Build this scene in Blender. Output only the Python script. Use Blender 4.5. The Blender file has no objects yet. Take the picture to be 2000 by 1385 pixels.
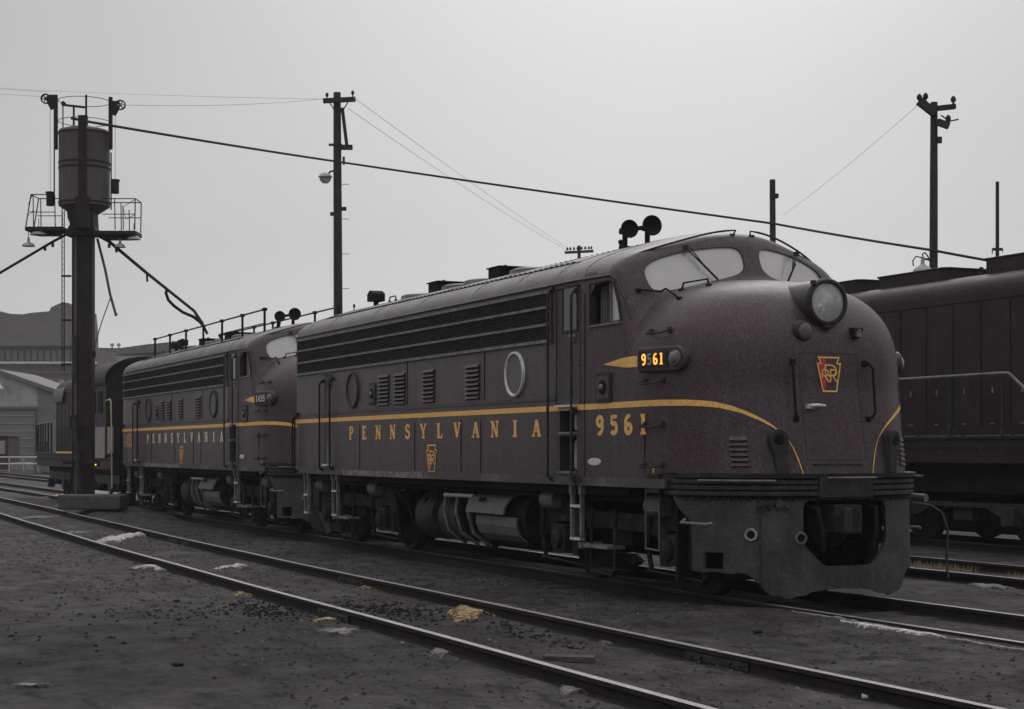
import bpy, bmesh, math, random
import numpy as np
from mathutils import Vector, Matrix, noise as mnoise
random.seed(7)
R = math.radians
SC = bpy.context.scene
COL = SC.collection

# ------------------------------------------------------------ camera
THETA = R(24.3); CT, ST = math.cos(THETA), math.sin(THETA)
EYE, FPX, HORIZ = 1.59, 3300., 878.
cam_d = bpy.data.cameras.new("camera"); cam = bpy.data.objects.new("camera", cam_d); COL.objects.link(cam)
cam.location = (0, 0, EYE); cam.rotation_euler = (R(90), 0, R(90) - THETA)
cam_d.sensor_width = 36; cam_d.lens = 36 * FPX / 2000; cam_d.shift_y = (HORIZ - 692.5) / 2000
cam_d.clip_start = .1; cam_d.clip_end = 3000
SC.camera = cam
def at(px, py, Y):
    """world point at depth plane Y for a pixel of the 2000 px photograph"""
    ph = THETA + math.atan((px - 1000) / FPX)
    t = Y / math.tan(ph); Z = t * CT + Y * ST
    return Vector((-t, Y, EYE + (HORIZ - py) * Z / FPX))
def mpp(px, Y):
    ph = THETA + math.atan((px - 1000) / FPX); t = Y / math.tan(ph)
    return (t * CT + Y * ST) / FPX          # metres per pixel there

# ------------------------------------------------------------ sky and light
SUN_EL, SUN_AZ = R(38), None
sdir = Vector((-CT + .10 * ST, ST + .10 * CT, 0)).normalized()      # sun veiled by cloud, beyond the engine
w = bpy.data.worlds.new("World"); SC.world = w; w.use_nodes = True
nt = w.node_tree; nt.nodes.clear()
N = lambda t, **k: (lambda n: [setattr(n, a, b) for a, b in k.items()] and n or n)(nt.nodes.new(t))
sky = N('ShaderNodeTexSky', sky_type='NISHITA', sun_disc=False)
sky.sun_elevation = SUN_EL; sky.sun_rotation = math.atan2(sdir.x, sdir.y)
hs = N('ShaderNodeHueSaturation'); hs.inputs['Saturation'].default_value = .06
bg1 = N('ShaderNodeBackground'); bg1.inputs['Strength'].default_value = .054
nt.links.new(sky.outputs[0], hs.inputs['Color']); nt.links.new(hs.outputs[0], bg1.inputs['Color'])
tc = N('ShaderNodeTexCoord'); sx = N('ShaderNodeSeparateXYZ'); nt.links.new(tc.outputs['Generated'], sx.inputs[0])
rp = N('ShaderNodeValToRGB'); nt.links.new(sx.outputs['Z'], rp.inputs[0])
els = rp.color_ramp.elements       # overcast: dull near the horizon, brighter overhead
els[0].position = 0; els[0].color = (.022, .018, .019, 1); els[1].position = 1; els[1].color = (1., .985, .98, 1)
for p, v in ((.20, .020), (.28, .035), (.42, .40), (.7, .85)):
    e = els.new(p); e.color = (v, v * .97, v * .975, 1)
dt = N('ShaderNodeVectorMath', operation='DOT_PRODUCT'); nt.links.new(tc.outputs['Generated'], dt.inputs[0])
sv = (sdir * math.cos(R(27)) + Vector((0, 0, math.sin(R(27))))).normalized(); dt.inputs[1].default_value = sv
pw = N('ShaderNodeMath', operation='POWER'); mx = N('ShaderNodeMath', operation='MAXIMUM'); mx.inputs[1].default_value = 0
nt.links.new(dt.outputs['Value'], mx.inputs[0]); nt.links.new(mx.outputs[0], pw.inputs[0]); pw.inputs[1].default_value = 30
cn = N('ShaderNodeTexNoise'); cn.inputs['Scale'].default_value = 2.2; cn.inputs['Detail'].default_value = 4
nt.links.new(tc.outputs['Generated'], cn.inputs['Vector'])
ma = N('ShaderNodeMath', operation='MULTIPLY_ADD'); nt.links.new(pw.outputs[0], ma.inputs[0]); ma.inputs[1].default_value = 0.; ma.inputs[2].default_value = .85
m3 = N('ShaderNodeMath', operation='MULTIPLY_ADD'); nt.links.new(cn.outputs['Fac'], m3.inputs[0]); m3.inputs[1].default_value = .3; nt.links.new(ma.outputs[0], m3.inputs[2])
cm = N('ShaderNodeMath', operation='MULTIPLY_ADD'); nt.links.new(cn.outputs['Fac'], cm.inputs[0]); cm.inputs[1].default_value = .010; cm.inputs[2].default_value = .0475; nt.links.new(cm.outputs[0], bg1.inputs['Strength'])
bg2 = N('ShaderNodeBackground'); nt.links.new(rp.outputs[0], bg2.inputs['Color']); nt.links.new(m3.outputs[0], bg2.inputs['Strength'])
ad = N('ShaderNodeAddShader'); nt.links.new(bg1.outputs[0], ad.inputs[0]); nt.links.new(bg2.outputs[0], ad.inputs[1])
bg3 = N('ShaderNodeBackground'); bg3.inputs['Color'].default_value = (1, .985, .985, 1)       # thin cloud round the veiled sun
gm3 = N('ShaderNodeMath', operation='MULTIPLY'); gm3.inputs[1].default_value = .40; nt.links.new(pw.outputs[0], gm3.inputs[0]); nt.links.new(gm3.outputs[0], bg3.inputs['Strength'])
ad2 = N('ShaderNodeAddShader'); nt.links.new(ad.outputs[0], ad2.inputs[0]); nt.links.new(bg3.outputs[0], ad2.inputs[1])
wo = N('ShaderNodeOutputWorld'); nt.links.new(ad2.outputs[0], wo.inputs[0])
sl = bpy.data.lights.new("sun", 'SUN'); sl.energy = .5; sl.angle = R(25); sl.color = (1, .97, .94)
so = bpy.data.objects.new("sun", sl); COL.objects.link(so)
so.rotation_euler = (-(sdir * math.cos(SUN_EL) + Vector((0, 0, math.sin(SUN_EL))))).to_track_quat('-Z', 'Y').to_euler()
SC.view_settings.view_transform = 'Standard'; SC.view_settings.look = 'None'
SC.view_settings.exposure = 0; SC.view_settings.gamma = 1

# ------------------------------------------------------------ materials
MATS = {}
def mat(name, col, rough=.6, metal=0., var=.25, scale=3., tint=None, tint_scale=1.2, tint_at=.5, bump=0., bscale=40., emit=None, estr=1., alpha=1., spec=.5, streak=0., streakcol=None, grit=0., gscale=45., fade=False, fleck=None):
    m = bpy.data.materials.new(name); m.use_nodes = True; n = m.node_tree; b = n.nodes['Principled BSDF']
    co = n.nodes.new('ShaderNodeTexCoord')
    nz = n.nodes.new('ShaderNodeTexNoise'); nz.inputs['Scale'].default_value = scale; nz.inputs['Detail'].default_value = 8; nz.inputs['Roughness'].default_value = .65
    n.links.new(co.outputs['Object'], nz.inputs['Vector'])
    r = n.nodes.new('ShaderNodeValToRGB'); e = r.color_ramp.elements
    e[0].position = .3; e[1].position = .7
    e[0].color = (*[c * (1 - var) for c in col], 1); e[1].color = (*[min(1, c * (1 + var)) for c in col], 1)
    n.links.new(nz.outputs['Fac'], r.inputs[0]); cur = r.outputs[0]
    def mixin(cur, c2, fac):
        mixn = n.nodes.new('ShaderNodeMix'); mixn.data_type = 'RGBA'
        n.links.new(fac, mixn.inputs[0]); n.links.new(cur, mixn.inputs[6]); mixn.inputs[7].default_value = (*c2, 1)
        return mixn.outputs[2]
    def ramp(src, a, b_, hi=1.):
        q = n.nodes.new('ShaderNodeMapRange'); q.inputs['From Min'].default_value = a; q.inputs['From Max'].default_value = b_; q.inputs['To Max'].default_value = hi
        n.links.new(src, q.inputs[0]); return q.outputs[0]
    if tint:
        z2 = n.nodes.new('ShaderNodeTexNoise'); z2.inputs['Scale'].default_value = tint_scale; z2.inputs['Detail'].default_value = 6; z2.inputs['Roughness'].default_value = .7
        n.links.new(co.outputs['Object'], z2.inputs['Vector'])
        cur = mixin(cur, tint, ramp(z2.outputs['Fac'], tint_at - .08, tint_at + .12))
    if streak:
        mp = n.nodes.new('ShaderNodeMapping'); mp.inputs['Scale'].default_value = (9, 9, .55)
        n.links.new(co.outputs['Object'], mp.inputs[0])
        z3 = n.nodes.new('ShaderNodeTexNoise'); z3.inputs['Scale'].default_value = 1.6; z3.inputs['Detail'].default_value = 7; z3.inputs['Roughness'].default_value = .7
        n.links.new(mp.outputs[0], z3.inputs['Vector'])
        cur = mixin(cur, streakcol or [c * 1.9 + .02 for c in col], ramp(z3.outputs['Fac'], .5, .78, streak))
    if fleck:
        z4 = n.nodes.new('ShaderNodeTexNoise'); z4.inputs['Scale'].default_value = 38; z4.inputs['Detail'].default_value = 2; z4.inputs['Roughness'].default_value = .7
        n.links.new(co.outputs['Object'], z4.inputs['Vector']); cur = mixin(cur, fleck, ramp(z4.outputs['Fac'], .49, .58, .75))
    if fade:      # thin ragged edge where the spill gives out
        at_ = n.nodes.new('ShaderNodeAttribute'); at_.attribute_name = 'q'
        z5 = n.nodes.new('ShaderNodeTexNoise'); z5.inputs['Scale'].default_value = 13; z5.inputs['Detail'].default_value = 10; z5.inputs['Roughness'].default_value = .8
        n.links.new(co.outputs['Object'], z5.inputs['Vector'])
        a1 = n.nodes.new('ShaderNodeMath'); a1.operation = 'MULTIPLY_ADD'; n.links.new(z5.outputs['Fac'], a1.inputs[0]); a1.inputs[1].default_value = 4.2; a1.inputs[2].default_value = -1.38
        a2 = n.nodes.new('ShaderNodeMath'); a2.operation = 'SUBTRACT'; n.links.new(a1.outputs[0], a2.inputs[0]); n.links.new(at_.outputs['Fac'], a2.inputs[1])
        a3 = n.nodes.new('ShaderNodeMapRange'); a3.inputs['From Min'].default_value = -.35; a3.inputs['From Max'].default_value = .25; n.links.new(a2.outputs[0], a3.inputs[0]); n.links.new(a3.outputs[0], b.inputs['Alpha'])
    if grit:      # fine speckle of soot and dust
        gz_ = n.nodes.new('ShaderNodeTexNoise'); gz_.inputs['Scale'].default_value = gscale; gz_.inputs['Detail'].default_value = 3; gz_.inputs['Roughness'].default_value = .8
        n.links.new(co.outputs['Object'], gz_.inputs['Vector'])
        q = n.nodes.new('ShaderNodeMapRange'); q.inputs['From Min'].default_value = .32; q.inputs['From Max'].default_value = .68; q.inputs['To Min'].default_value = 1 - grit; q.inputs['To Max'].default_value = 1 + grit
        n.links.new(gz_.outputs['Fac'], q.inputs[0])
        mm = n.nodes.new('ShaderNodeVectorMath'); mm.operation = 'SCALE'; n.links.new(cur, mm.inputs[0]); n.links.new(q.outputs[0], mm.inputs['Scale']); cur = mm.outputs[0]
    n.links.new(cur, b.inputs['Base Color'])
    b.inputs['Metallic'].default_value = metal
    if not fade: b.inputs['Alpha'].default_value = alpha
    b.inputs['Specular IOR Level'].default_value = spec
    rr = n.nodes.new('ShaderNodeMapRange'); rr.inputs['To Min'].default_value = max(.05, rough - .12); rr.inputs['To Max'].default_value = min(1, rough + .15)
    n.links.new(nz.outputs['Fac'], rr.inputs[0]); n.links.new(rr.outputs[0], b.inputs['Roughness'])
    if bump:
        bz = n.nodes.new('ShaderNodeTexNoise'); bz.inputs['Scale'].default_value = bscale; bz.inputs['Detail'].default_value = 6
        n.links.new(co.outputs['Object'], bz.inputs['Vector'])
        bn = n.nodes.new('ShaderNodeBump'); bn.inputs['Strength'].default_value = bump; bn.inputs['Distance'].default_value = .02
        n.links.new(bz.outputs['Fac'], bn.inputs['Height']); n.links.new(bn.outputs[0], b.inputs['Normal'])
    if emit:
        b.inputs['Emission Color'].default_value = (*emit, 1); b.inputs['Emission Strength'].default_value = estr
    MATS[name] = m; return m
PAINT = mat('engine_paint', (.060, .033, .040), .42, spec=.36, grit=.75, fleck=(.040, .040, .040), var=.22, scale=2.2, tint=(.050, .046, .048), tint_scale=.9, tint_at=.53, streak=.45, streakcol=(.11, .104, .103), bump=.35, bscale=3.5)
ROOF = mat('roof_paint', grit=.4, col=(.125, .120, .118), rough=.55, var=.2, scale=2.5, tint=(.18, .172, .168), tint_scale=1.4, tint_at=.52, bump=.2, bscale=14)
DARK = mat('underframe_black', (.010, .0095, .0095), .85, var=.4, scale=6, tint=(.02, .018, .017), tint_scale=4, tint_at=.6, bump=.5, bscale=30, spec=.18)
IRON = mat('grimy_iron', (.027, .025, .025), .6, var=.4, scale=8, tint=(.055, .051, .049), tint_scale=6, tint_at=.58, bump=.4, spec=.3)
GUTS = mat('cab_interior', (.03, .028, .026), .9, var=.3)
BARE = mat('worn_bare_metal', (.62, .61, .60), .38, metal=.25, var=.3, scale=12)
EDGE = mat('dusty_trim', (.17, .165, .165), .6, var=.35, scale=9, tint=(.08, .075, .075), tint_scale=7, tint_at=.55)
SILL = mat('sill_paint', (.060, .052, .054), .6, var=.3, scale=5, tint=(.17, .165, .16), tint_scale=1.1, tint_at=.60)
TRUCK = mat('truck_grime', (.018, .0165, .016), .8, var=.4, scale=8, tint=(.050, .046, .043), tint_scale=5, tint_at=.57, bump=.5, bscale=25, spec=.18)
POCKET = mat('pocket_grey', (.26, .255, .25), .7, var=.25, scale=6)
GREY = mat('dusty_grey_panel', (.13, .128, .125), .7, var=.25, scale=3, tint=(.075, .07, .07), tint_scale=3, tint_at=.58)
GOLD = mat('gold_striping', (.84, .47, .13), .55, grit=.22, var=.15, scale=10, tint=(.62, .34, .10), tint_scale=9, tint_at=.62)
CREAM = mat('faded_cream_lettering', (.74, .67, .46), .6, var=.2, scale=10)
ORNG = mat('orange_lettering', (.90, .42, .06), .6, var=.2, scale=10)
REDP = mat('emblem_red', (.42, .03, .03), .55, var=.3, scale=10)
PANE = mat('sky_and_dust_glass', (.47, .46, .46), .16, var=.10, scale=2, spec=.9)  # pale base grey paints in the reflected sky along with the dust
LENS = mat('lamp_glass', (.34, .335, .33), .12, var=.25, scale=6, spec=1., tint=(.22, .215, .21), tint_scale=4)
SILV = mat('reflector', (.85, .85, .83), .12, metal=1., var=.05)
LIT = mat('lit_number', (1, .5, .12), .5, var=0, emit=(1, .36, .05), estr=1.5)
UNLIT = mat('unlit_number', (.40, .37, .35), .5, var=.2)
WHITEN = mat('white_number', (.72, .70, .66), .5, var=.1)
BLACKG = mat('number_glass_black', (.012, .011, .011), .3, var=.2)
RAILM = mat('rail_top', (.24, .225, .24), .45, grit=.45, metal=.4, var=.25, scale=6, tint=(.22, .20, .20), tint_scale=8, tint_at=.62)
RAILS = mat('rail_side_rust', (.022, .018, .018), .85, var=.4, scale=9, bump=.4, spec=.18)
WOOD = mat('old_timber', (.055, .048, .045), .9, var=.35, scale=6, tint=(.09, .08, .075), tint_scale=5, bump=.6, streak=.4, spec=.18)
POLE = mat('tarred_pole', (.040, .033, .034), .85, var=.3, scale=5, streak=.5, streakcol=(.09, .08, .078), bump=.4, spec=.18)
STEEL = mat('tower_steel', (.019, .015, .0165), .65, var=.3, scale=4, tint=(.032, .024, .027), tint_scale=2, streak=.3, grit=.3, spec=.18)
TANKM = mat('sand_tank_steel', (.080, .071, .074), .55, grit=.35, var=.25, scale=3, tint=(.085, .066, .073), tint_scale=1.6, streak=.4)
CONC = mat('weathered_concrete', (.075, .073, .071), .9, var=.3, scale=4, bump=.4)
HOODP = mat('neighbour_paint', (.024, .0145, .017), .55, grit=.7, fleck=(.016, .016, .016), var=.3, scale=2, tint=(.036, .029, .031), tint_scale=1.1, tint_at=.54, streak=.35, bump=.2, bscale=12, spec=.18)
SHED = mat('corrugated_iron', (.42, .42, .42), .6, var=.12, scale=1.2, tint=(.22, .215, .215), tint_scale=.6)
DOORM = mat('rolling_door', (.16, .158, .158), .6, var=.12, scale=1)
BRICK = mat('sooty_brick', (.11, .098, .10), .9, var=.25, scale=1.2)
SLATE = mat('slate_roof', (.13, .122, .126), .9, var=.2, scale=.8)
WIN = mat('grimy_window', (.28, .27, .27), .4, var=.3, scale=1)
LEDGE = mat('pale_ledge', (.62, .61, .61), .8, var=.15, scale=1)
WHITEE = mat('enamel_lamp', (.34, .33, .325), .5, var=.15)
BULB = mat('glass_bulb', (.5, .5, .49), .15, var=.1)

# ------------------------------------------------------------ mesh helpers
class MB:
    def __init__(s): s.v, s.f = [], []
    def add(s, vs, fs):
        o = len(s.v); s.v += [tuple(v) for v in vs]; s.f += [tuple(i + o for i in f) for f in fs]; return s
    def box(s, c, d, M=None, bev=0.):
        x, y, z = [k / 2 for k in d]; c = Vector(c)
        vs = [Vector((i * x, j * y, k * z)) for i in (-1, 1) for j in (-1, 1) for k in (-1, 1)]
        if M is not None: vs = [M @ v for v in vs]
        return s.add([v + c for v in vs], [(0, 1, 3, 2), (4, 6, 7, 5), (0, 4, 5, 1), (2, 3, 7, 6), (0, 2, 6, 4), (1, 5, 7, 3)])
    def tube(s, pts, r, n=8, cap=True):
        pts = [Vector(p) for p in pts]; rs = r if hasattr(r, '__len__') else [r] * len(pts)
        base = len(s.v); up = None; rings = []
        for i, p in enumerate(pts):
            a = (p - pts[i - 1]) if i else (pts[1] - p); b = (pts[i + 1] - p) if i < len(pts) - 1 else a
            t = (a.normalized() + b.normalized())
            t = t.normalized() if t.length > 1e-6 else b.normalized()
            if up is None: up = t.orthogonal().normalized()
            up = (up - t * up.dot(t)); up = up.normalized() if up.length > 1e-6 else t.orthogonal().normalized()
            q = t.cross(up); k = 1.
            if 0 < i < len(pts) - 1:
                k = 1 / max(.5, math.cos(a.angle(b, 0) / 2))
            rings.append([p + (up * math.cos(2 * math.pi * j / n) + q * math.sin(2 * math.pi * j / n)) * rs[i] for j in range(n)])
        vs = [v for g in rings for v in g]; fs = []
        for i in range(len(pts) - 1):
            for j in range(n):
                a = i * n + j; b = i * n + (j + 1) % n; fs.append((a, b, b + n, a + n))
        if cap: fs += [tuple(range(n))[::-1], tuple(range((len(pts) - 1) * n, len(pts) * n))]
        return s.add(vs, fs)
    def lathe(s, c, axis, prof, n=24, cap=True):
        """prof: (along axis, radius)"""
        ax = Vector(axis).normalized(); u = ax.orthogonal().normalized(); q = ax.cross(u); c = Vector(c)
        vs = [c + ax * h + (u * math.cos(2 * math.pi * j / n) + q * math.sin(2 * math.pi * j / n)) * max(r, 1e-4) for h, r in prof for j in range(n)]
        fs = []
        for i in range(len(prof) - 1):
            for j in range(n):
                a = i * n + j; b = i * n + (j + 1) % n; fs.append((a, b, b + n, a + n))
        if cap: fs += [tuple(range(n))[::-1], tuple(range((len(prof) - 1) * n, len(prof) * n))]
        return s.add(vs, fs)
    def prism(s, poly, O, U, V, W):
        """polygon in the (U,V) plane through O, thickened along W"""
        O, U, V, W = map(Vector, (O, U, V, W)); n = len(poly)
        a = [O + U * p[0] + V * p[1] for p in poly]; b = [p + W for p in a]
        return s.add(a + b, [tuple(range(n))[::-1], tuple(range(n, 2 * n))] + [(i, (i + 1) % n, n + (i + 1) % n, n + i) for i in range(n)])
    def mark(s):
        """start a separate piece"""
        s.cuts = getattr(s, 'cuts', []) + [(len(s.v), len(s.f))]; return s
    def each(s, name, m, parent=None, **k):
        """one object for every piece begun with mark()"""
        c = s.cuts + [(len(s.v), len(s.f))]; out = []
        for (v0, f0), (v1, f1) in zip(c[:-1], c[1:]):
            p = MB(); p.v = s.v[v0:v1]; p.f = [tuple(i - v0 for i in f) for f in s.f[f0:f1]]
            out.append(p.build(name, m, parent, **k))
        return out
    def build(s, name, m, parent=None, smooth=False, fixn=True, bevel=0.):
        me = bpy.data.meshes.new(name); me.from_pydata(s.v, [], s.f); me.update()
        if fixn:
            bm = bmesh.new(); bm.from_mesh(me); bmesh.ops.recalc_face_normals(bm, faces=bm.faces); bm.to_mesh(me); bm.free()
        for k in (m if isinstance(m, (list, tuple)) else [m]): me.materials.append(k)
        o = bpy.data.objects.new(name, me); COL.objects.link(o)
        if parent: o.parent = parent
        if smooth:
            me.polygons.foreach_set('use_smooth', [True] * len(me.polygons))
            sharp(me, 38)
        if bevel:
            md = o.modifiers.new('bevel', 'BEVEL'); md.width = bevel; md.segments = 2; md.limit_method = 'ANGLE'
        return o
def sharp(me, deg):
    bm = bmesh.new(); bm.from_mesh(me)
    for e in bm.edges:
        e.smooth = not (len(e.link_faces) == 2 and e.calc_face_angle(0) > R(deg))
    bm.to_mesh(me); bm.free()
def empty(name, loc, label=None, cat=None, group=None, rz=0.):
    o = bpy.data.objects.new(name, None); COL.objects.link(o); o.location = loc; o.rotation_euler = (0, 0, rz); o.empty_display_size = .3
    return tag(o, label, cat, group)
def tag(o, label=None, cat=None, group=None, kind=None):
    for k, v in (('label', label), ('category', cat), ('group', group), ('kind', kind)):
        if v: o[k] = v
    return o
def copy_tree(o, parent=None):
    c = o.copy(); COL.objects.link(c)
    if parent: c.parent = parent
    for ch in list(o.children): copy_tree(ch, c)
    return c
def boolean(o, cutters, op='DIFFERENCE'):
    for c in cutters:
        md = o.modifiers.new('b', 'BOOLEAN'); md.operation = op; md.object = c; md.solver = 'EXACT'
    dg = bpy.context.evaluated_depsgraph_get(); dg.update()
    me = bpy.data.meshes.new_from_object(o.evaluated_get(dg)); o.modifiers.clear()
    old = o.data; o.data = me
    for c in cutters: bpy.data.objects.remove(c)
    return o
def chaikin(p, n=2):
    for _ in range(n):
        q = []
        for i in range(len(p)):
            a, b = p[i], p[(i + 1) % len(p)]
            q += [(a[0] * .75 + b[0] * .25, a[1] * .75 + b[1] * .25), (a[0] * .25 + b[0] * .75, a[1] * .25 + b[1] * .75)]
        p = q
    return p
def rrect(x0, x1, z0, z1, r, k=4):
    p = []
    for cx, cz, a0 in ((x1 - r, z0 + r, -90), (x1 - r, z1 - r, 0), (x0 + r, z1 - r, 90), (x0 + r, z0 + r, 180)):
        for i in range(k + 1):
            a = R(a0 + 90 * i / k); p.append((cx + r * math.cos(a), cz + r * math.sin(a)))
    return p

# ------------------------------------------------------------ slab-serif lettering
def arc(cx, cy, rx, ry, a0, a1, n=10):
    return [(cx + rx * math.cos(R(a0 + (a1 - a0) * i / n)), cy + ry * math.sin(R(a0 + (a1 - a0) * i / n))) for i in range(n + 1)]
def sf(x, y, w=.30): return ([(x - w / 2, y), (x + w / 2, y)], .09)       # a serif
T, t_ = .18, .10
GLYPH = {   # strokes: (points, width), in a box one unit high; width of the glyph first
 'I': (.40, [([(.2, 0), (.2, 1)], T), sf(.2, .045, .4), sf(.2, .955, .4)]),
 'P': (.62, [([(.17, 0), (.17, 1)], T), sf(.17, .045, .34), sf(.12, .955, .24), ([(.17, .94)] + arc(.36, .72, .19, .22, 90, -90) + [(.17, .50)], .12)]),
 'E': (.64, [([(.17, 0), (.17, 1)], T), ([(.0, .05), (.58, .05)], t_), ([(.0, .95), (.56, .95)], t_), ([(.17, .52), (.42, .52)], t_), ([(.56, 0), (.56, .27)], .08), ([(.54, 1), (.54, .75)], .08), ([(.42, .40), (.42, .64)], .08)]),
 'N': (.78, [([(.16, 0), (.16, 1)], t_), ([(.63, 0), (.63, 1)], t_), ([(.16, .98), (.63, .03)], T), sf(.14, .045, .30), sf(.10, .955, .2), sf(.64, .955, .30)]),
 'S': (.60, [(arc(.3, .735, .21, .21, 35, 270, 12) + arc(.3, .275, .22, .23, 90, -150, 12)[1:], .15), ([(.50, .70), (.50, .98)], .07), ([(.06, .30), (.06, .02)], .07)]),
 'Y': (.76, [([(.38, 0), (.38, .45)], T), ([(.38, .42), (.12, .95)], T), ([(.38, .42), (.64, .95)], t_), sf(.38, .045, .36), sf(.13, .955, .3), sf(.63, .955, .28)]),
 'L': (.64, [([(.17, 0), (.17, 1)], T), ([(0, .05), (.58, .05)], t_), ([(.56, 0), (.56, .30)], .09), sf(.17, .955, .36)]),
 'V': (.76, [([(.14, .95), (.38, .03)], T), ([(.62, .95), (.38, .03)], t_), sf(.14, .955, .30), sf(.62, .955, .28)]),
 'A': (.78, [([(.39, .98), (.14, .05)], t_), ([(.39, .98), (.64, .05)], T), ([(.22, .34), (.56, .34)], .08), sf(.14, .045, .28), sf(.64, .045, .30)]),
 'F': (.60, [([(.17, 0), (.17, 1)], T), sf(.17, .045, .34), ([(.0, .95), (.56, .95)], t_), ([(.17, .52), (.42, .52)], t_), ([(.54, 1), (.54, .75)], .08)]),
 '1': (.42, [([(.23, 0), (.23, 1)], .22), sf(.23, .045, .44), ([(.04, .93), (.2, .93)], .14)]),
 '4': (.62, [([(.44, 0), (.44, 1)], .20), ([(.42, .97), (.05, .30), (.62, .30)], .11), sf(.44, .045, .36)]),
 '5': (.62, [([(.12, .96), (.12, .52)] , .13), ([(.06, .925), (.56, .925)], .15), ([(.14, .52)] + arc(.30, .335, .215, .26, 110, -150, 14), .19)]),
 '6': (.64, [(arc(.32, .30, .21, .22, 0, 360, 20), .19), (arc(.36, .52, .27, .41, 190, 65, 12), .17)]),
 '9': (.64, [(arc(.32, .70, .21, .22, 0, 360, 20), .19), (arc(.28, .48, .27, .41, 10, -115, 12), .17)]),
}
def ribbon(pts, w):
    out = []; P = [Vector((a, b)) for a, b in pts]; n = len(P); closed = (P[0] - P[-1]).length < 1e-4 and n > 3
    L, Rr = [], []
    for i, p in enumerate(P):
        if closed: a = p - P[i - 1] if i else P[0] - P[-2]; b = P[i + 1] - p if i < n - 1 else P[1] - P[0]
        else: a = (p - P[i - 1]) if i else (P[1] - p); b = (P[i + 1] - p) if i < n - 1 else (p - P[i - 1])
        d = (a.normalized() + b.normalized()).normalized(); nn = Vector((-d.y, d.x)); k = 1 / max(.5, nn.dot(Vector((-a.y, a.x)).normalized()))
        L.append(p + nn * w / 2 * k); Rr.append(p - nn * w / 2 * k)
    return [(L[i], Rr[i], Rr[i + 1], L[i + 1]) for i in range(n - 1)]
def glyph_mesh(mb, ch, place, h, x0, wscale=1., lift=0., bold=1.):
    """place(u, v, k) -> 3D point; u, v in metres from the text origin, k lifts off the surface"""
    wd, strokes = GLYPH[ch]
    for si, (pts, w) in enumerate(strokes):
        k = lift + si * .0005
        for q in ribbon(pts, w * bold):
            mb.add([place(x0 + (p.x - wd / 2) * h * wscale, p.y * h, k) for p in q], [(0, 1, 2, 3)])
def word(name, txt, centers, place, h, m, parent, wscale=1., bold=1.):
    mb = MB()
    for ch, c in zip(txt, centers): glyph_mesh(mb, ch, place, h, c, wscale, 0., bold)
    return mb.build(name, m, parent, fixn=False)
# keystone emblem with the interlaced letters, drawn in a unit box (u -.5..+.5, v 0..1)
KEY = [(-.44, 1), (.44, 1), (.34, .82), (.5, .82), (.29, 0), (-.29, 0), (-.5, .82), (-.34, .82)]
def keystone(place, W, H, parent, line=GOLD, red=True):
    f = lambda p, k: place(p[0] * W, p[1] * H, k)
    fld = MB(); n = len(KEY)
    fld.add([f(p, .001) for p in KEY], [tuple(range(n))])
    e = fld.build('emblem', PAINT, parent, fixn=False)
    if red:
        rl = [(-.40, .97), (-.14, .97), (-.10, .5), (-.18, .0), (-.27, .03), (-.46, .79), (-.30, .79)]
        MB().add([f(p, .002) for p in rl], [tuple(range(len(rl)))]).build('emblem_field', REDP, e, fixn=False)
    ln = MB(); sc = H / W
    def stroke(pts, w, k):
        for q in ribbon([(a * W, b * H) for a, b in pts], w * W): ln.add([place(p.x, p.y, k) for p in q], [(0, 1, 2, 3)])
    stroke(KEY + [KEY[0]], .055, .003)
    def pr(x, y, s, tail, k):   # letters P and R
        stroke([(x, y), (x, y + s)], .06, k)
        stroke([(x, y + s * .96)] + arc(x + s * .34, y + s * .73, s * .34, s * .23, 90, -90, 8) + [(x, y + s * .5)], .055, k + .0006)
        if tail: stroke([(x + s * .25, y + s * .5), (x + s * .75, y)], .055, k + .0012)
    pr(-.16, .12, .68, False, .0036); pr(-.30, .27, .38, True, .0056); pr(.05, .27, .38, True, .0076)
    ln.build('emblem_lettering', line, e, fixn=False)
    return e
HAZE = True
# ------------------------------------------------------------ shape of cab and nose
RO = np.array([0, .15, .3, .45, .6, .75, .9, 1.05, 1.2, 1.32, 1.40, 1.45, 1.48, 1.50])
RZ = np.array([4.14, 4.135, 4.115, 4.085, 4.045, 4.0, 3.955, 3.905, 3.85, 3.79, 3.735, 3.69, 3.64, 3.57])
def smax(a, b, k):
    h = np.clip(.5 + .5 * (a - b) / k, 0, 1)
    return b * (1 - h) + a * h + k * h * (1 - h)
def smin(a, b, k): return -smax(-a, -b, k)
def roofz(o): return np.interp(np.abs(o), RO, RZ)
XS, NA, NH, NZ = 12.55, 1.61, 1.22, 2.26        # nose: start, length, height above NZ
def field(x, y, z):
    """negative inside the cab and nose shell of the engine (local metres)"""
    ay = np.abs(y)
    drop = .16 * np.clip((x - 11.6) / 1.1, 0, 2) ** 2
    sec = smax((z + drop - roofz(np.minimum(ay, 1.5))) * .8, ay - 1.5, .05)
    sy = np.sqrt(y * y + .05)
    wind = (x + .42 * sy + .40 * (z - 3.45) - 12.85) / 1.16
    cab = smax(sec, wind, .12)
    lean = np.where(z < NZ, (NZ - z) * .18, 0.)
    xx = np.maximum(x - XS, 0) / (NA + lean)
    pl = (xx ** 2.6 + (ay / 1.5) ** 2.6) ** (1 / 2.6)
    zz = np.maximum(z - NZ, 0) / NH
    nose = ((pl ** 2.8 + zz ** 2.8) ** (1 / 2.8) - 1) * 1.3
    return smin(cab, nose, .006 + .094 * np.clip((z - 2.9) / .35, 0, 1))
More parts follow.
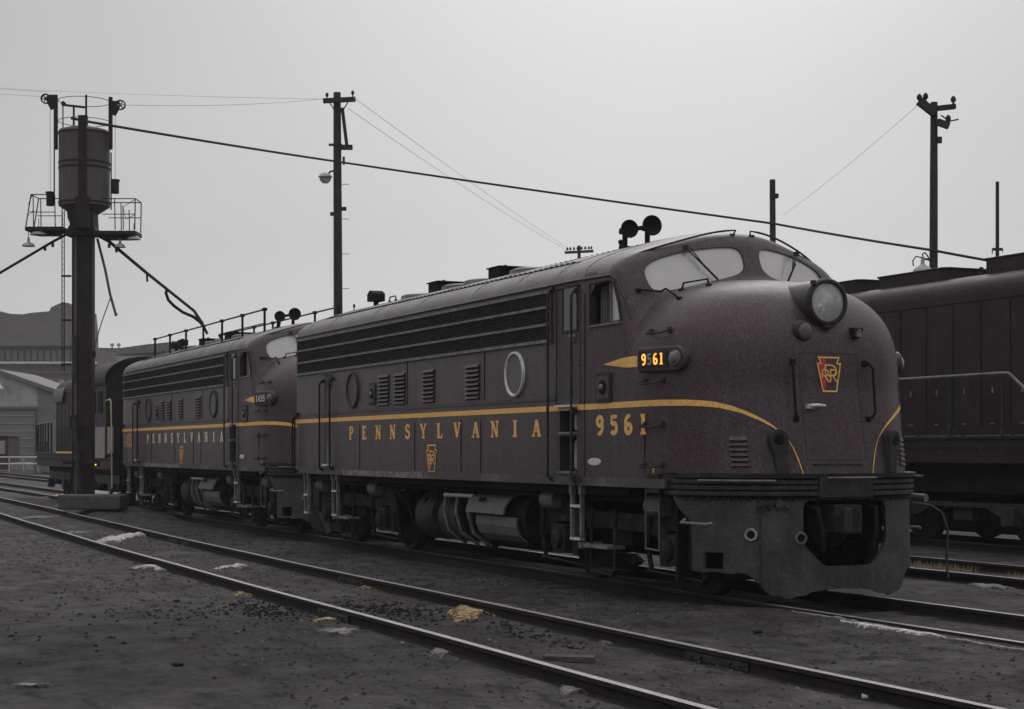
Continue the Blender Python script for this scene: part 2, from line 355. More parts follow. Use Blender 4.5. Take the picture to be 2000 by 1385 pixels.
def hit(ox, oy, oz, dx, dy, dz, far=4.):
    """last inside point going out along a ray that starts inside"""
    a = np.zeros_like(ox * 1.); b = a + far
    for _ in range(40):
        m = .5 * (a + b)
        ins = field(ox + dx * m, oy + dy * m, oz + dz * m) < 0
        a = np.where(ins, m, a); b = np.where(ins, b, m)
    return a
def xsurf(y, z):
    o = np.array([11.9]); return float(11.9 + hit(o, np.array([y]), np.array([z]), 1, 0, 0)[0])
def ysurf(x, z):
    return -float(hit(np.array([x]), np.array([0.]), np.array([z]), 0, -1, 0)[0])
def nrm(p, e=.01):
    x, y, z = [np.array([v]) for v in p]
    g = np.array([field(x+e,y,z)-field(x-e,y,z), field(x,y+e,z)-field(x,y-e,z), field(x,y,z+e)-field(x,y,z-e)]).ravel()
    return g / np.linalg.norm(g)
SH = 1.5
def side(u0, z0):
    return lambda u, v, k: (u0 + u, -SH - .003 - k, z0 + v)
def shell_grid():
    """cab and nose as one skin: rows by height then by elevation, columns round the plan"""
    Cz = 2.45; xs = [11.40, 11.55, 11.7, 11.85]
    oms = np.linspace(-90, 90, 141)
    cols = [(x, -90.) for x in xs] + [(12.0, a) for a in oms] + [(x, 90.) for x in xs[::-1]]
    zl = list(np.linspace(1.17, Cz, 15)); els_ = list(90 * (np.linspace(0, 1, 80)[1:]))
    ox = np.array([c[0] for c in cols]); a = np.radians([c[1] for c in cols])
    cx, sy_ = np.cos(a), np.sin(a)
    cx[np.abs(cx) < 1e-9] = 0
    rows = []
    for z in zl:
        oz = np.full_like(ox, z); t = hit(ox, ox * 0, oz, cx, sy_, 0 * ox)
        rows.append(np.stack([ox + cx * t, sy_ * t, oz], 1))
    for e in els_:
        e = math.radians(min(e, 89.9)); oz = np.full_like(ox, Cz)
        t = hit(ox, ox * 0, oz, cx * math.cos(e), sy_ * math.cos(e), math.sin(e) + 0 * ox)
        rows.append(np.stack([ox + cx * math.cos(e) * t, sy_ * math.cos(e) * t, oz + math.sin(e) * t], 1))
    V = np.concatenate(rows); nc = len(cols); nr = len(rows); fs = []
    for i in range(nr - 1):
        for j in range(nc - 1):
            p = i * nc + j; fs.append((p, p + 1, p + nc + 1, p + nc))
    # roof strip closing the two sides at the top, rear wall and floor
    top = (nr - 1) * nc; k = len(xs)
    mb = MB(); mb.add(V, fs)
    for j in range(k):
        a0, a1 = top + j, top + j + 1; b0, b1 = top + nc - 1 - j, top + nc - 2 - j
        mb.f.append((a0, a1, b1, b0))
    mb.f.append(tuple(range(top + k, top + nc - k)))
    mb.f.append(tuple(range(0, nc)))
    rear = [i * nc for i in range(nr)] + [i * nc + nc - 1 for i in range(nr)][::-1]
    mb.f.append(tuple(rear))
    return mb
CABX0, CABX1 = 11.4, 12.25
WS = chaikin([(-.12, 3.57), (-.5, 3.47), (-.85, 3.385), (-1.13, 3.33), (-1.20, 3.45), (-1.215, 3.62), (-1.10, 3.73), (-.76, 3.835), (-.42, 3.885), (-.16, 3.895), (-.10, 3.78)], 2)
def windx(y, z): return 12.85 - .42 * math.sqrt(y * y + .05) - .40 * (z - 3.45)
def cab_shell(parent):
    o = shell_grid().build('cab_and_nose_shell', [PAINT, GUTS, ROOF], None)
    cut = []
    prof = [(-1.42, 2.42), (1.42, 2.42), (1.42, 3.55), (1.15, 3.78), (.6, 3.93), (-.6, 3.93), (-1.15, 3.78), (-1.42, 3.55)]
    cut.append(MB().prism(prof, (11.47, 0, 0), (0, 1, 0), (0, 0, 1), (.62, 0, 0)).build('c', GUTS))
    for s in (1, -1):
        w_ = [(s * p[0], p[1]) for p in WS]
        a = [Vector((11.9, y * .97, 3.6 + (z - 3.6) * .9)) for y, z in w_]; b = [Vector((windx(y, z) + .35, y, z)) for y, z in w_]; n = len(w_)
        m = MB(); m.add(a + b, [tuple(range(n))[::-1], tuple(range(n, 2 * n))] + [(i, (i + 1) % n, n + (i + 1) % n, n + i) for i in range(n)])
        cut.append(m.build('c', GUTS))
    sw = chaikin([(11.56, 3.48), (11.56, 3.02), (11.56, 3.02), (12.30, 3.04), (12.30, 3.04), (12.24, 3.22), (12.12, 3.47), (12.05, 3.49)], 1)
    for s in (1, -1):
        cut.append(MB().prism(sw, (0, s * 1.3, 0), (1, 0, 0), (0, 0, 1), (0, s * .4, 0)).build('c', GUTS))
    boolean(o, cut)
    me = o.data
    me.materials.clear(); [me.materials.append(m) for m in (PAINT, GUTS, ROOF)]
    C = np.array([p.center for p in me.polygons]); F = field(C[:, 0], C[:, 1], C[:, 2])
    for p, f_ in zip(me.polygons, F):
        c = p.center
        p.material_index = 1 if (f_ < -.05 and c.x > 11.42 and c.z > 1.2) else (2 if (p.normal.z > .25 and c.z > 3.6 and c.x < 11.95) else 0)
        p.use_smooth = True
    sharp(me, 32)
    o.name = 'cab_and_nose_shell'; o.parent = parent
    return o
def main_shell(parent):
    prof = [(-1.5, 1.17), (-1.5, 3.57)] + [(-a, b) for a, b in list(zip(RO, RZ))[::-1][1:]] + list(zip(RO, RZ))[1:-1] + [(1.5, 3.57), (1.5, 1.17)]
    m = MB(); xs = [0, .03, .1] + [.2 + 11.2 * i / 20 for i in range(21)]; n = len(prof)
    for x in xs:
        sh = 1 - .035 * max(0, (.10 - x) / .1) ** 2
        m.v += [(x, y * sh, 1.17 + (z - 1.17) * (1 - .02 * max(0, (.10 - x) / .1) ** 2)) for y, z in prof]
    for i in range(len(xs) - 1):
        for j in range(n):
            a = i * n + j; b = i * n + (j + 1) % n; m.f.append((a, b, b + n, a + n))
    m.f += [tuple(range(n))[::-1], tuple(range((len(xs) - 1) * n, len(xs) * n))]
    o = m.build('body_shell', [PAINT, GUTS, ROOF], None)
    cut = [MB().box((10.98, -1.42, 1.93), (.46, .44, .27)).build('c', GUTS),
           MB().box((10.98, -1.42, 1.54), (.46, .44, .42)).build('c', GUTS),
           MB().box((10.98, -1.5, 2.80), (.66, .06, 1.42)).build('c', GUTS),
           MB().box((1.93, -1.5, 2.05), (.46, .05, 1.60)).build('c', GUTS)]
    boolean(o, cut); me = o.data; me.materials.clear(); [me.materials.append(q) for q in (PAINT, GUTS, ROOF)]
    for p in me.polygons:
        c = p.center; deep = abs(c.y) < 1.49 and 1.30 < c.z < 2.08 and 10.7 < c.x < 11.25
        p.material_index = 1 if deep and c.y < -1.15 else (2 if c.z > 3.6 else 0); p.use_smooth = True
    sharp(me, 30); o.name = 'body_shell'; o.parent = parent
    return o
def plan(y, off=0., L=1.78):
    """x on the anticlimber's plan curve"""
    return XS + off + (L) * (max(0, 1 - (abs(y) / (1.5 + off * .6)) ** 2.6)) ** (1 / 2.6)
def plan_path(off, y0, y1, n=50):
    """points along the plan curve between two lateral positions, evenly spread in angle"""
    out = []
    W = 1.5 + off * .6; L = 1.78 + off
    f = lambda y: math.asin(max(-1, min(1, math.copysign(abs(y / W) ** 1.3, y))))
    a0, a1 = f(y0), f(y1)
    for i in range(n + 1):
        a = a0 + (a1 - a0) * i / n
        out.append((XS + L * abs(math.cos(a)) ** (2 / 2.6), W * math.copysign(abs(math.sin(a)) ** (2 / 2.6), a)))
    return out
def grab(mb, a, b, out, r=.013, drop=0.):
    """U shaped grab iron from a to b standing off along out"""
    a, b, out = Vector(a), Vector(b), Vector(out); d = (b - a).normalized() * .03; dz = Vector((0, 0, -drop))
    mb.tube([a, a + out * .7 + dz * .5, a + out + d + dz, b + out - d + dz, b + out * .7 + dz * .5, b], r, 6)
    for p in (a, b): mb.box(p + out * .06, (.055, .03, .055))

def wheelset(parent, x, r=.508):
    for s in (-1, 1):
        w_ = MB().lathe((x, s * .70, r), (0, s, 0), [(-.06, .10), (-.06, r + .02), (-.02, r + .02), (-.01, r), (.07, r - .01), (.07, r - .07), (.03, r - .11), (.02, .2), (.06, .16), (.10, .10)], 32).build('wheel', TRUCK, parent, smooth=True)
    MB().tube([(x, -1.0, r), (x, 1.0, r)], .08, 12).build('axle', DARK, parent)
def truck(parent, xc):
    t = empty('truck', (0, 0, 0)); t.parent = parent
    for dx in (-1.37, 1.37): wheelset(t, xc + dx)
    for s in (-1, 1):
        y = s * 1.12
        f = MB()
        # side frame: deep fish-bellied beam with pedestal legs round each journal box
        up = [(-2.0, .92), (-1.75, .97), (-1.0, .97), (-.7, .86), (.7, .86), (1.0, .97), (1.75, .97), (2.0, .92), (2.0, .80), (1.78, .76), (1.72, .30), (1.58, .30), (1.56, .70), (1.18, .70), (1.16, .30), (1.02, .30), (.96, .62), (.6, .66), (-.6, .66), (-.96, .62), (-1.02, .30), (-1.16, .30), (-1.18, .70), (-1.56, .70), (-1.58, .30), (-1.72, .30), (-1.78, .76), (-2.0, .80)]
        f.prism([(xc + a, b) for a, b in up], (0, y - .05, 0), (1, 0, 0), (0, 0, 1), (0, .10, 0))
        f.build('truck_frame', TRUCK, t, bevel=.012)
        j = MB()
        for dx in (-1.37, 1.37):
            j.mark().box((xc + dx, y + s * .03, .50), (.34, .22, .34)).lathe((xc + dx, y + s * .14, .50), (0, s, 0), [(0, .13), (.05, .12), (.06, .05)], 14)
        j.each('journal_box', TRUCK, t, bevel=.015)
        c = MB()
        for dx in (-1.60, 1.10):
            c.mark().lathe((xc + dx, y + s * .10, .97), (1, 0, 0), [(-.17, .08), (-.16, .12), (.12, .12), (.16, .10)], 16)
        c.each('brake_cylinder', GREY, t, smooth=True)
        h = MB(); yy = y + s * .22
        h.tube([(xc - .30, yy, .90), (xc - .31, yy, .24), (xc - .27, yy, .17), (xc + .22, yy, .15), (xc + .27, yy, .22), (xc + .30, yy, .90)], .022, 8)
        h.box((xc, yy - s * .1, .20), (.5, .2, .03))
        h.box((xc, y - s * .05, .20), (.34, .22, .05))
        h.build('swing_hanger', TRUCK, t)
        st = MB()
        for q in range(4): st.box((xc, yy - s * (.06 * q - .09), .47), (.62, .05, .035))
        st.box((xc - .33, yy - s * 0, .47), (.03, .3, .07)).build('step_board', EDGE, t)
        lf = MB()
        for q in range(7): lf.box((xc, y - s * .02, .25 + .022 * q), (.9 - .10 * abs(q - 3) * 1., .12, .016))
        lf.build('leaf_spring', DARK, t)
        bs = MB()
        for dx in (-1.37, 1.37):
            bs.mark()
            for e in (-1, 1):
                bs.box((xc + dx + e * .56, s * .72, .42), (.05, .10, .34), Matrix.Rotation(e * .2, 3, 'Y'))
                bs.tube([(xc + dx + e * .52, y + s * .08, .92), (xc + dx + e * .60, y + s * .07, .55), (xc + dx + e * .58, y + s * .02, .22)], .03, 6)
            bs.tube([(xc + dx - .6, y + s * .07, .24), (xc + dx + .6, y + s * .07, .20)], .016, 6)
        bs.each('brake_rigging', TRUCK, t)
    MB().box((xc, 0, .62), (.5, 2.2, .26)).box((xc, 0, .5), (2.5, .5, .4)).build('bolster', DARK, t)
    return t
def ladder(parent, x, w_, z0=1.19, z1=.49, rungs=(0.49, .80), y=-1.47):
    m = MB()
    for e in (-1, 1):
        m.box((x + e * w_ / 2, y + .02, (z0 + z1) / 2), (.035, .05, z0 - z1)).box((x + e * w_ / 2, y + .02, z0 - .05), (.06, .07, .12))
    o = m.build('step_ladder', EDGE, parent, bevel=.004)
    r = MB()
    for z in rungs: r.mark().box((x, y + .02, z), (w_, .07, .03))
    r.each('rung', BARE, o)
    return o

def make_engine(name):
    E_ = empty(name, (0, 0, 0))
    body = main_shell(E_); cab = cab_shell(E_)
    # sill strip and belt battens
    s = MB().box((5.66, -1.505, 1.225), (11.2, .014, .10)); s.box((12.35, -1.497, 1.225), (1.9, .03, .10))
    for i in range(75): s.lathe((.15 + i * .15, -1.511, 1.20), (0, -1, 0), [(0, .010), (.004, .006)], 6)
    s.build('side_sill', SILL, E_)
    MB().box((4.5, -1.516, 1.215), (3.6, .010, .085)).build('side_sill', MATS['sill_chalk'] if 'sill_chalk' in MATS else mat('sill_chalk', (.20, .195, .185), .8, var=.45, scale=16, tint=(.05, .047, .046), tint_scale=11, tint_at=.52, grit=.5), E_)
    s = MB().box((5.65, -1.506, 2.205), (10.0, .012, .05))
    for i in range(60): s.lathe((.75 + i * .165, -1.511, 2.205), (0, -1, 0), [(0, .010), (.004, .006)], 6)
    s.build('belt_batten', PAINT, E_)
    s = MB()
    for x in (3.49, 5.92, 7.68, 8.36): s.mark().box((x, -1.503, 1.62), (.009, .008, .74))
    for x in (5.62, 9.0 - .52): s.mark().box((x, -1.503, 2.56), (.009, .008, .62))
    s.mark().box((11.42, -1.502, 2.3), (.012, .008, 2.2)).mark().box((12.85, -1.492, 1.62), (.012, .02, .6))
    s.each('panel_seam', DARK, E_)
    # drip rail along the eave, over the side window and down the front pillar
    MB().tube([(.12, -1.505, 3.565), (5, -1.51, 3.57), (11.2, -1.51, 3.57), (12.06, -1.50, 3.555), (12.16, -1.475, 3.50), (12.30, -1.445, 3.28), (12.40, -1.42, 3.04)], .016, 6).build('drip_rail', PAINT, E_)
    MB().tube([(0.02, -1.46, 3.52), (.02, -1.40, 3.68), (.02, -1.2, 3.79), (.02, -.75, 3.92), (.02, 0, 4.05), (.02, .75, 3.92), (.02, 1.2, 3.79), (.02, 1.46, 3.55)], .02, 6).build('roof_end_bead', ROOF, E_)
    # air intake grille: four trim strips, three banks of horizontal slats
    g = MB().box((5.31, -1.500, 3.205), (10.30, .012, .60)).build('grille_backing', DARK, E_)
    t = MB()
    for z, h in ((3.50, .032), (3.315, .032), (3.105, .032), (2.905, .040)):
        t.mark().box((5.31, -1.519, z), (10.34, .030, h))
        for i in range(9): t.lathe((.5 + i * 1.2, -1.534, z), (0, -1, 0), [(0, .014), (.006, .009)], 6)
    t.each('grille_trim', EDGE, E_)
    for z0, z1 in ((2.93, 3.085), (3.125, 3.295), (3.335, 3.48)):
        sl_ = MB(); n = 6
        for i in range(n):
            z = z0 + (z1 - z0) * (i + .5) / n
            sl_.box((5.31, -1.515, z), (10.28, .016, .010), Matrix.Rotation(.5, 3, 'X'))
        sl_.build('grille_slats', IRON, E_)
    t = MB()
    for i in range(11): t.mark().box((.7 + i * .96, -1.509, 3.2), (.02, .008, .56))
    t.each('grille_mullion', IRON, E_)
    MB().box((10.50, -1.52, 3.19), (.05, .03, .64)).build('grille_end_post', EDGE, E_)
    # portholes
    for x, bright in ((3.17, 0), (9.47, 1)):
        p = MB().lathe((x, -1.500, 2.54), (0, -1, 0), [(0, .26), (.012, .255), (.013, .0)], 40, cap=False).build('porthole', GREY if bright else PAINT, E_, smooth=True)
        prof = [(.0, .295), (.03, .285), (.034, .265), (.02, .25), (.0, .248)]
        MB().lathe((x, -1.502, 2.54), (0, -1, 0), prof, 40, cap=False).build('porthole_ring', BARE if bright else IRON, p, smooth=True)
    # louvre stacks
    for x0, x1 in ((4.38, 4.84), (5.08, 5.54), (6.25, 6.70), (7.86, 8.32)):
        m = MB()
        for i in range(8):
            z = 2.27 + i * .060
            m.prism([(0, 0), (-.035, .0), (-.02, .022), (0, .045)], (x0, -1.5, z), (0, 1, 0), (0, 0, 1), (x1 - x0, 0, 0))
        m.build('side_louvre', PAINT, E_)
        d = MB()
        for i in range(8): d.box(((x0 + x1) / 2, -1.501, 2.262 + i * .060), (x1 - x0 + .01, .006, .014))
        d.build('louvre_gap', DARK, E_)
    for x, z, w_ in ((4.11, 2.455, .30), (11.90, 2.295, .38)):
        m = MB().prism(rrect(-w_ / 2, w_ / 2, -.17, .17, .03), (x, -1.50, z), (1, 0, 0), (0, 0, 1), (0, -.02, 0))
        b = m.build('filler_housing', IRON, E_)
        MB().prism(rrect(-w_ / 2 + .04, w_ / 2 - .04, -.13, .13, .02), (x, -1.521, z), (1, 0, 0), (0, 0, 1), (0, -.003, 0)).build('filler_recess', PAINT, b)
        MB().lathe((x, -1.524, z), (0, -1, 0), [(0, .085), (.01, .08), (.012, .04)], 20).build('filler_cup', DARK, b)
        MB().lathe((x, -1.535, z), (0, -1, 0), [(0, .04), (.02, .03), (.03, .012)], 14).build('filler_cap', EDGE, b)
    # rear side door with its rails
    d = MB().box((1.93, -1.485, 2.05), (.44, .02, 1.58)).build('side_door', PAINT, E_)
    MB().box((1.93, -1.496, 2.72), (.30, .01, .22)).build('door_panel', IRON, d)
    MB().box((1.86, -1.499, 1.55), (.10, .012, .36)).build('kick_plate', GREY, d)
    MB().box((1.90, -1.53, 1.33), (.30, .09, .03)).build('door_sill', BARE, d)
    # cab door
    d = MB().box((10.98, -1.486, 2.80), (.62, .022, 1.38)).build('cab_door', PAINT, E_)
    wn = MB().box((11.03, -1.495, 3.25), (.36, .012, .50)).build('door_window', mat('door_glass', (.06, .058, .057), .15, var=.3, scale=3, spec=.8) if 'door_glass' not in MATS else MATS['door_glass'], d)
    fr = MB()
    for a, b in (((11.03, -1.50, 2.985), (.42, .02, .03)), ((11.03, -1.50, 3.515), (.42, .02, .03)), ((10.835, -1.50, 3.25), (.03, .02, .56)), ((11.225, -1.50, 3.25), (.03, .02, .56))): fr.box(a, b)
    fr.build('window_frame', IRON, wn)
    MB().box((11.13, -1.52, 2.93), (.10, .035, .03)).lathe((11.10, -1.50, 2.87), (0, -1, 0), [(0, .03), (.03, .025)], 10).build('door_handle', BARE, d)
    MB().box((10.98, -1.53, 2.105), (.52, .07, .026)).build('door_sill', BARE, d)
    # step pockets below the door
    for z0, z1 in ((1.80, 2.06), (1.335, 1.735)):
        q = MB().prism(rrect(10.94, 11.17, z0 + .02, z1 - .03, .05), (0, -1.40, 0), (1, 0, 0), (0, 0, 1), (0, .02, 0)).build('step_pocket', POCKET, E_)
        MB().box((10.98, -1.46, z0 - .015), (.46, .14, .026)).build('step_tread', EDGE, q)
    MB().prism(rrect(10.66, 11.30, 1.24, 2.10, .05), (0, -1.5, 0), (1, 0, 0), (0, 0, 1), (0, -.001, 0)) if False else None
    # long grab rails
    def rail(x, z0, z1, m=DARK, r=.016, y=-1.5, o=.07):
        q = MB().tube([(x, y, z1 + .02), (x, y - o * .6, z1 + .01), (x, y - o, z1 - .04), (x, y - o, z0 + .04), (x, y - o * .6, z0), (x, y, z0 - .01)], r, 8)
        q.box((x, y - .01, z1 + .02), (.05, .03, .06)).box((x, y - .01, z0), (.05, .03, .06))
        return q.build('grab_rail', m, E_)
    for x, a, b in ((.20, 1.21, 2.19), (.07, 1.21, 2.15), (1.62, 1.25, 2.72), (2.17, 1.27, 2.74)): rail(x, a, b)
    rail(10.56, 1.24, 3.50, IRON, .018); rail(11.20, 1.22, 3.43, IRON, .018)
    t = MB()
    for z in (2.04, 1.25): t.mark().box((11.20, -1.54, z), (.07, .06, .07))
    t.each('rail_bracket', IRON, E_)
    # side window: sill, sash post, quarter light, curtain
    sw = MB().box((11.92, -1.508, 3.005), (.80, .035, .022)).build('side_window', EDGE, E_)
    MB().box((12.02, -1.475, 3.25), (.022, .02, .46)).build('sash_post', EDGE, sw)
    MB().prism([(12.03, 3.03), (12.28, 3.04), (12.22, 3.22), (12.11, 3.45), (12.03, 3.47)], (0, -1.462, 0), (1, 0, 0), (0, 0, 1), (0, .006, 0)).build('quarter_light', PANE, sw)
    cu = MB(); n = 24
    vs = []
    for i in range(n + 1):
        for z in (3.02, 3.47): vs.append((11.60 + .17 * i / n, -1.38 + .018 * math.sin(i * 1.4), z))
    cu.add(vs, [(2 * i, 2 * i + 1, 2 * i + 3, 2 * i + 2) for i in range(n)]).build('cab_curtain', GREY, sw, fixn=False)
    fr = MB().tube([(p[0], -1.503, p[1]) for p in [(11.55, 3.01), (11.55, 3.50), (12.06, 3.50), (12.13, 3.47), (12.25, 3.22), (12.31, 3.02)]], .012, 6).build('window_frame', IRON, sw)
    MB().box((11.95, 0, 3.08), (.34, .5, .5)).box((12.15, -.6, 2.9), (.3, .5, .7)).box((11.62, -.85, 3.0), (.12, .5, 1.)).build('cab_fittings', GUTS, E_, bevel=.02)
    # windshields and wipers
    for sgn in (-1, 1):
        ctr = (-.64, 3.63); rings = []
        m = MB(); K = [1.04, .8, .6, .4, .2]
        n = len(WS); wp = [(-sgn * p[0], p[1]) for p in WS] if sgn == 1 else WS
        cc = (-ctr[0], ctr[1]) if sgn == 1 else ctr
        for k in K: m.v += [(windx(a, b) - .026, a, b) for a, b in [(cc[0] + (p[0] - cc[0]) * k, cc[1] + (p[1] - cc[1]) * k) for p in wp]]
        m.v.append((windx(*cc) - .026, cc[0], cc[1]))
        for r_ in range(len(K) - 1):
            for i in range(n): m.f.append((r_ * n + i, r_ * n + (i + 1) % n, (r_ + 1) * n + (i + 1) % n, (r_ + 1) * n + i))
        for i in range(n): m.f.append(((len(K) - 1) * n + i, (len(K) - 1) * n + (i + 1) % n, len(K) * n))
        ws = m.build('windshield', PANE, E_, smooth=True)
        MB().tube([(windx(a, b) - .012, a, b) for a, b in [(cc[0] + (p[0] - cc[0]) * 1.0, cc[1] + (p[1] - cc[1]) * 1.0) for p in wp + wp[:1]]], .006, 5).build('windshield_gasket', IRON, ws)
        a = (windx(sgn * -.80, 3.85) + .05, sgn * .80, 3.86); b = (windx(.45, 3.52) + .05, sgn * .50, 3.50)
        wq = MB(); P0 = Vector((windx(.74, 3.86) + .06, sgn * .74, 3.86)); P1 = Vector((windx(.56, 3.62) + .05, sgn * .58, 3.64)); P2 = Vector((windx(.45, 3.5) + .04, sgn * .46, 3.49))
        wq.tube([P0, P1], .009, 6).tube([P0 + Vector((.01, -sgn * .045, .01)), P1], .007, 6).box(P0, (.05, .05, .05))
        wp_ = wq.build('wiper_arm', IRON, E_)
        MB().tube([P1 + (P1 - P2) * .6, P1, P2], .012, 6).build('wiper_blade', DARK, wp_)
        # rail over the windshield
        rr = MB(); path = []
        for y in np.linspace(.05 if 0 else .10, 1.24, 12):
            z = float(roofz(y)) - .085 - .02 * 0; x = 12.40 - .33 * (y / 1.15) ** 2
            path.append((x + .05, sgn * y, z + .035))
        rr.tube([(path[0][0] - .06, sgn * .12, path[0][2] - .09)] + path + [(path[-1][0] - .05, sgn * 1.27, path[-1][2] - .09)], .012, 6)
        rr.box((path[0][0] - .03, sgn * .13, path[0][2] - .06), (.06, .05, .04)).box((path[-1][0] - .04, sgn * 1.27, path[-1][2] - .06), (.06, .05, .04))
        rr.build('brow_rail', IRON, E_)
        # grabs on the nose below the glass
        gg = MB()
        def onnose(x, y, lift=0.):
            z = 2.5 + float(hit(np.array([x]), np.array([y]), np.array([2.5]), 0, 0, 1)[0]); return Vector((x, y, z + lift))
        pa = [onnose(12.66, sgn * .93), onnose(12.66, sgn * .90, .07), onnose(13.0, sgn * .80, .07), onnose(13.03, sgn * .80)]
        gg.tube(pa, .012, 6).box(pa[0], (.06, .05, .03)).box(pa[-1], (.06, .05, .03))
        pb = [onnose(12.33, sgn * 1.30), onnose(12.36, sgn * 1.30, .08), onnose(12.5, sgn * 1.10, .07), onnose(12.56, sgn * 1.07, .09), onnose(12.95, sgn * 1.12, .0)]
        gg.tube(pb, .012, 6).box(pb[0], (.06, .05, .04)).box(pb[-1], (.06, .05, .03))
        gg.build('nose_grab', DARK, E_)
        # grab rail beside the nose door
        y = sgn * .50
        g2 = MB(); X0, X1 = xsurf(y, 2.47), xsurf(y, 1.95)
        g2.tube([(X0, y - sgn * .05, 2.50), (X0 + .06, y - sgn * .03, 2.50), (X0 + .09, y, 2.45), (X1 + .08, y, 1.98), (X1 + .06, y - sgn * .03, 1.92), (X1, y - sgn * .05, 1.91)], .015, 8)
        g2.box((X0 + .01, y - sgn * .05, 2.50), (.04, .06, .06)).box((X1 + .01, y - sgn * .05, 1.91), (.04, .06, .06))
        g2.build('nose_rail', DARK, E_)
        # stripe sweeping down the nose
        prof = [(0.0, 2.115, 2.05), (11.4, 2.115, 2.05), (12.76, 2.122, 2.055), (13.2, 2.122, 2.055), (13.49, 2.115, 2.05), (13.64, 2.105, 2.042), (13.80, 2.085, 2.025), (13.95, 2.03, 1.972), (14.07, 1.94, 1.89), (14.14, 1.855, 1.815), (14.20, 1.74, 1.705), (14.235, 1.62, 1.595), (14.262, 1.51, 1.49), (14.30, 1.335, 1.325)]
        vs = []; fs = []
        yl = [1.5, 1.5]
        pts = []
        for i, (x, z1, z0) in enumerate(prof):
            if x < 12.5: pts.append(((x, sgn * 1.505, z1), (x, sgn * 1.505, z0)))
            else: pts.append(None)
        # nose part: walk in plan angle for even spacing
        S_ = sorted(prof[2:], key=lambda q: q[0]); xs_ = [q[0] for q in S_]
        out = [p for p in pts if p]
        yv = []
        for q in S_:
            yy = abs(ysurf(q[0], (q[1] + q[2]) / 2)); yv.append(yy)
        tpar = np.cumsum([0] + [math.dist((xs_[i], yv[i], S_[i][1]), (xs_[i + 1], yv[i + 1], S_[i + 1][1])) for i in range(len(S_) - 1)])
        for tt in np.linspace(0, tpar[-1], 60):
            x = np.interp(tt, tpar, xs_); za = np.interp(tt, tpar, [q[1] for q in S_]); zb = np.interp(tt, tpar, [q[2] for q in S_])
            # width is measured across the stripe, so turn it with the slope
            y = np.interp(tt, tpar, yv); i2 = min(tt + .05, tpar[-1]); i1 = i2 - .05
            dz = np.interp(i2, tpar, [q[1] for q in S_]) - np.interp(i1, tpar, [q[1] for q in S_]); dx = -(np.interp(i2, tpar, yv) - np.interp(i1, tpar, yv)) + .0
            wd = (.066 - .046 * (tt / tpar[-1]) ** 3)
            sl_ = math.atan2(-dz, .05); hw = wd / 2
            zc = (za + zb) / 2
            row = []
            for e in (1, -1):
                zz = zc + e * hw * math.cos(sl_); yq = y + e * hw * math.sin(sl_)
                xq = None
                if yq < 1.2 or x > 13.6: xq = xsurf(sgn * min(yq, 1.45), zz); yy2 = min(yq, 1.45)
                else: xq = x; yy2 = abs(ysurf(x, zz))
                nr_ = nrm((xq, sgn * yy2, zz)); row.append((xq + nr_[0] * .005, sgn * yy2 + nr_[1] * .005, zz + nr_[2] * .005))
            out.append(tuple(row))
        m = MB(); m.v = [p for r_ in out for p in r_]; m.f = [(2 * i, 2 * i + 1, 2 * i + 3, 2 * i + 2) for i in range(len(out) - 1)]
        m.build('gold_stripe', GOLD, E_, fixn=False)
        # louvre low on the nose side
        m = MB(); dk = MB()
        for i in range(6):
            z = 1.42 + i * .053; a = xsurf(sgn * 1.09, z), sgn * 1.09; b = xsurf(sgn * .95, z), sgn * .95
            n_ = Vector(nrm((a[0], a[1], z))); n_.z = 0
            p, q = Vector((a[0], a[1], z)), Vector((b[0], b[1], z)); up = Vector((0, 0, .04))
            m.add([p, q, q + n_ * .03, p + n_ * .03, p + up, q + up], [(0, 1, 2, 3), (3, 2, 5, 4), (0, 3, 4), (1, 5, 2)])
            dk.add([p + n_ * .004 - up * .35, q + n_ * .004 - up * .35, q + n_ * .004, p + n_ * .004], [(0, 1, 2, 3)])
        lv = m.build('nose_louvre', PAINT, E_); dk.build('louvre_gap', DARK, lv)
        # lifting lug with its curved hood
        m = MB(); y = .66 if sgn < 0 else .72; y *= sgn; X = xsurf(y, 1.7)
        nn = Vector(nrm((X, y, 1.7))); nn.z = 0; nn.normalize(); tt_ = Vector((-nn.y, nn.x, 0)) * sgn; O = Vector((X, y, 0)) - nn * .06
        lugp = [(-.09, 1.34), (-.085, 1.7)] + [(-.085 + .10 - .10 * math.cos(R(a)), 1.70 + .10 * math.sin(R(a))) for a in range(15, 180, 20)] + [(.115, 1.66), (.07, 1.55), (.035, 1.34)]
        m.prism(lugp, O, tt_, (0, 0, 1), nn * .16)
        lug = m.build('lifting_lug', IRON, E_, bevel=.012)
        MB().lathe(O + nn * .162 + tt_ * .015 + Vector((0, 0, 1.69)), nn, [(0, .055), (.004, .05)], 18).build('lug_eye', DARK, lug)
        # number board housing with class lamp
        za, zb = 2.42, 2.69
        A = Vector((12.80, sgn * abs(ysurf(12.80, 2.45)), 0)); B = Vector((13.52, sgn * abs(ysurf(13.52, 2.55)), 0))
        A.y = sgn * 1.50; B.y = sgn * 1.325
        U = (B - A).normalized(); Wn = Vector((-U.y * -sgn * -1, U.x * -sgn * -1, 0)); Wn = Vector((abs(U.y), sgn * abs(U.x), 0)).normalized(); L = (B - A).length
        outl = [(0, za + .03), (.03, za)] + [(L - .135 + .135 * math.cos(R(a)), (za + zb) / 2 + .135 * math.sin(R(a))) for a in range(-90, 91, 15)] + [(.03, zb), (0, zb - .03)]
        hb = MB().prism(outl, A - Wn * .22, U, (0, 0, 1), Wn * .305).build('number_board', PAINT, E_, bevel=.02)
        F0 = A + Wn * .087
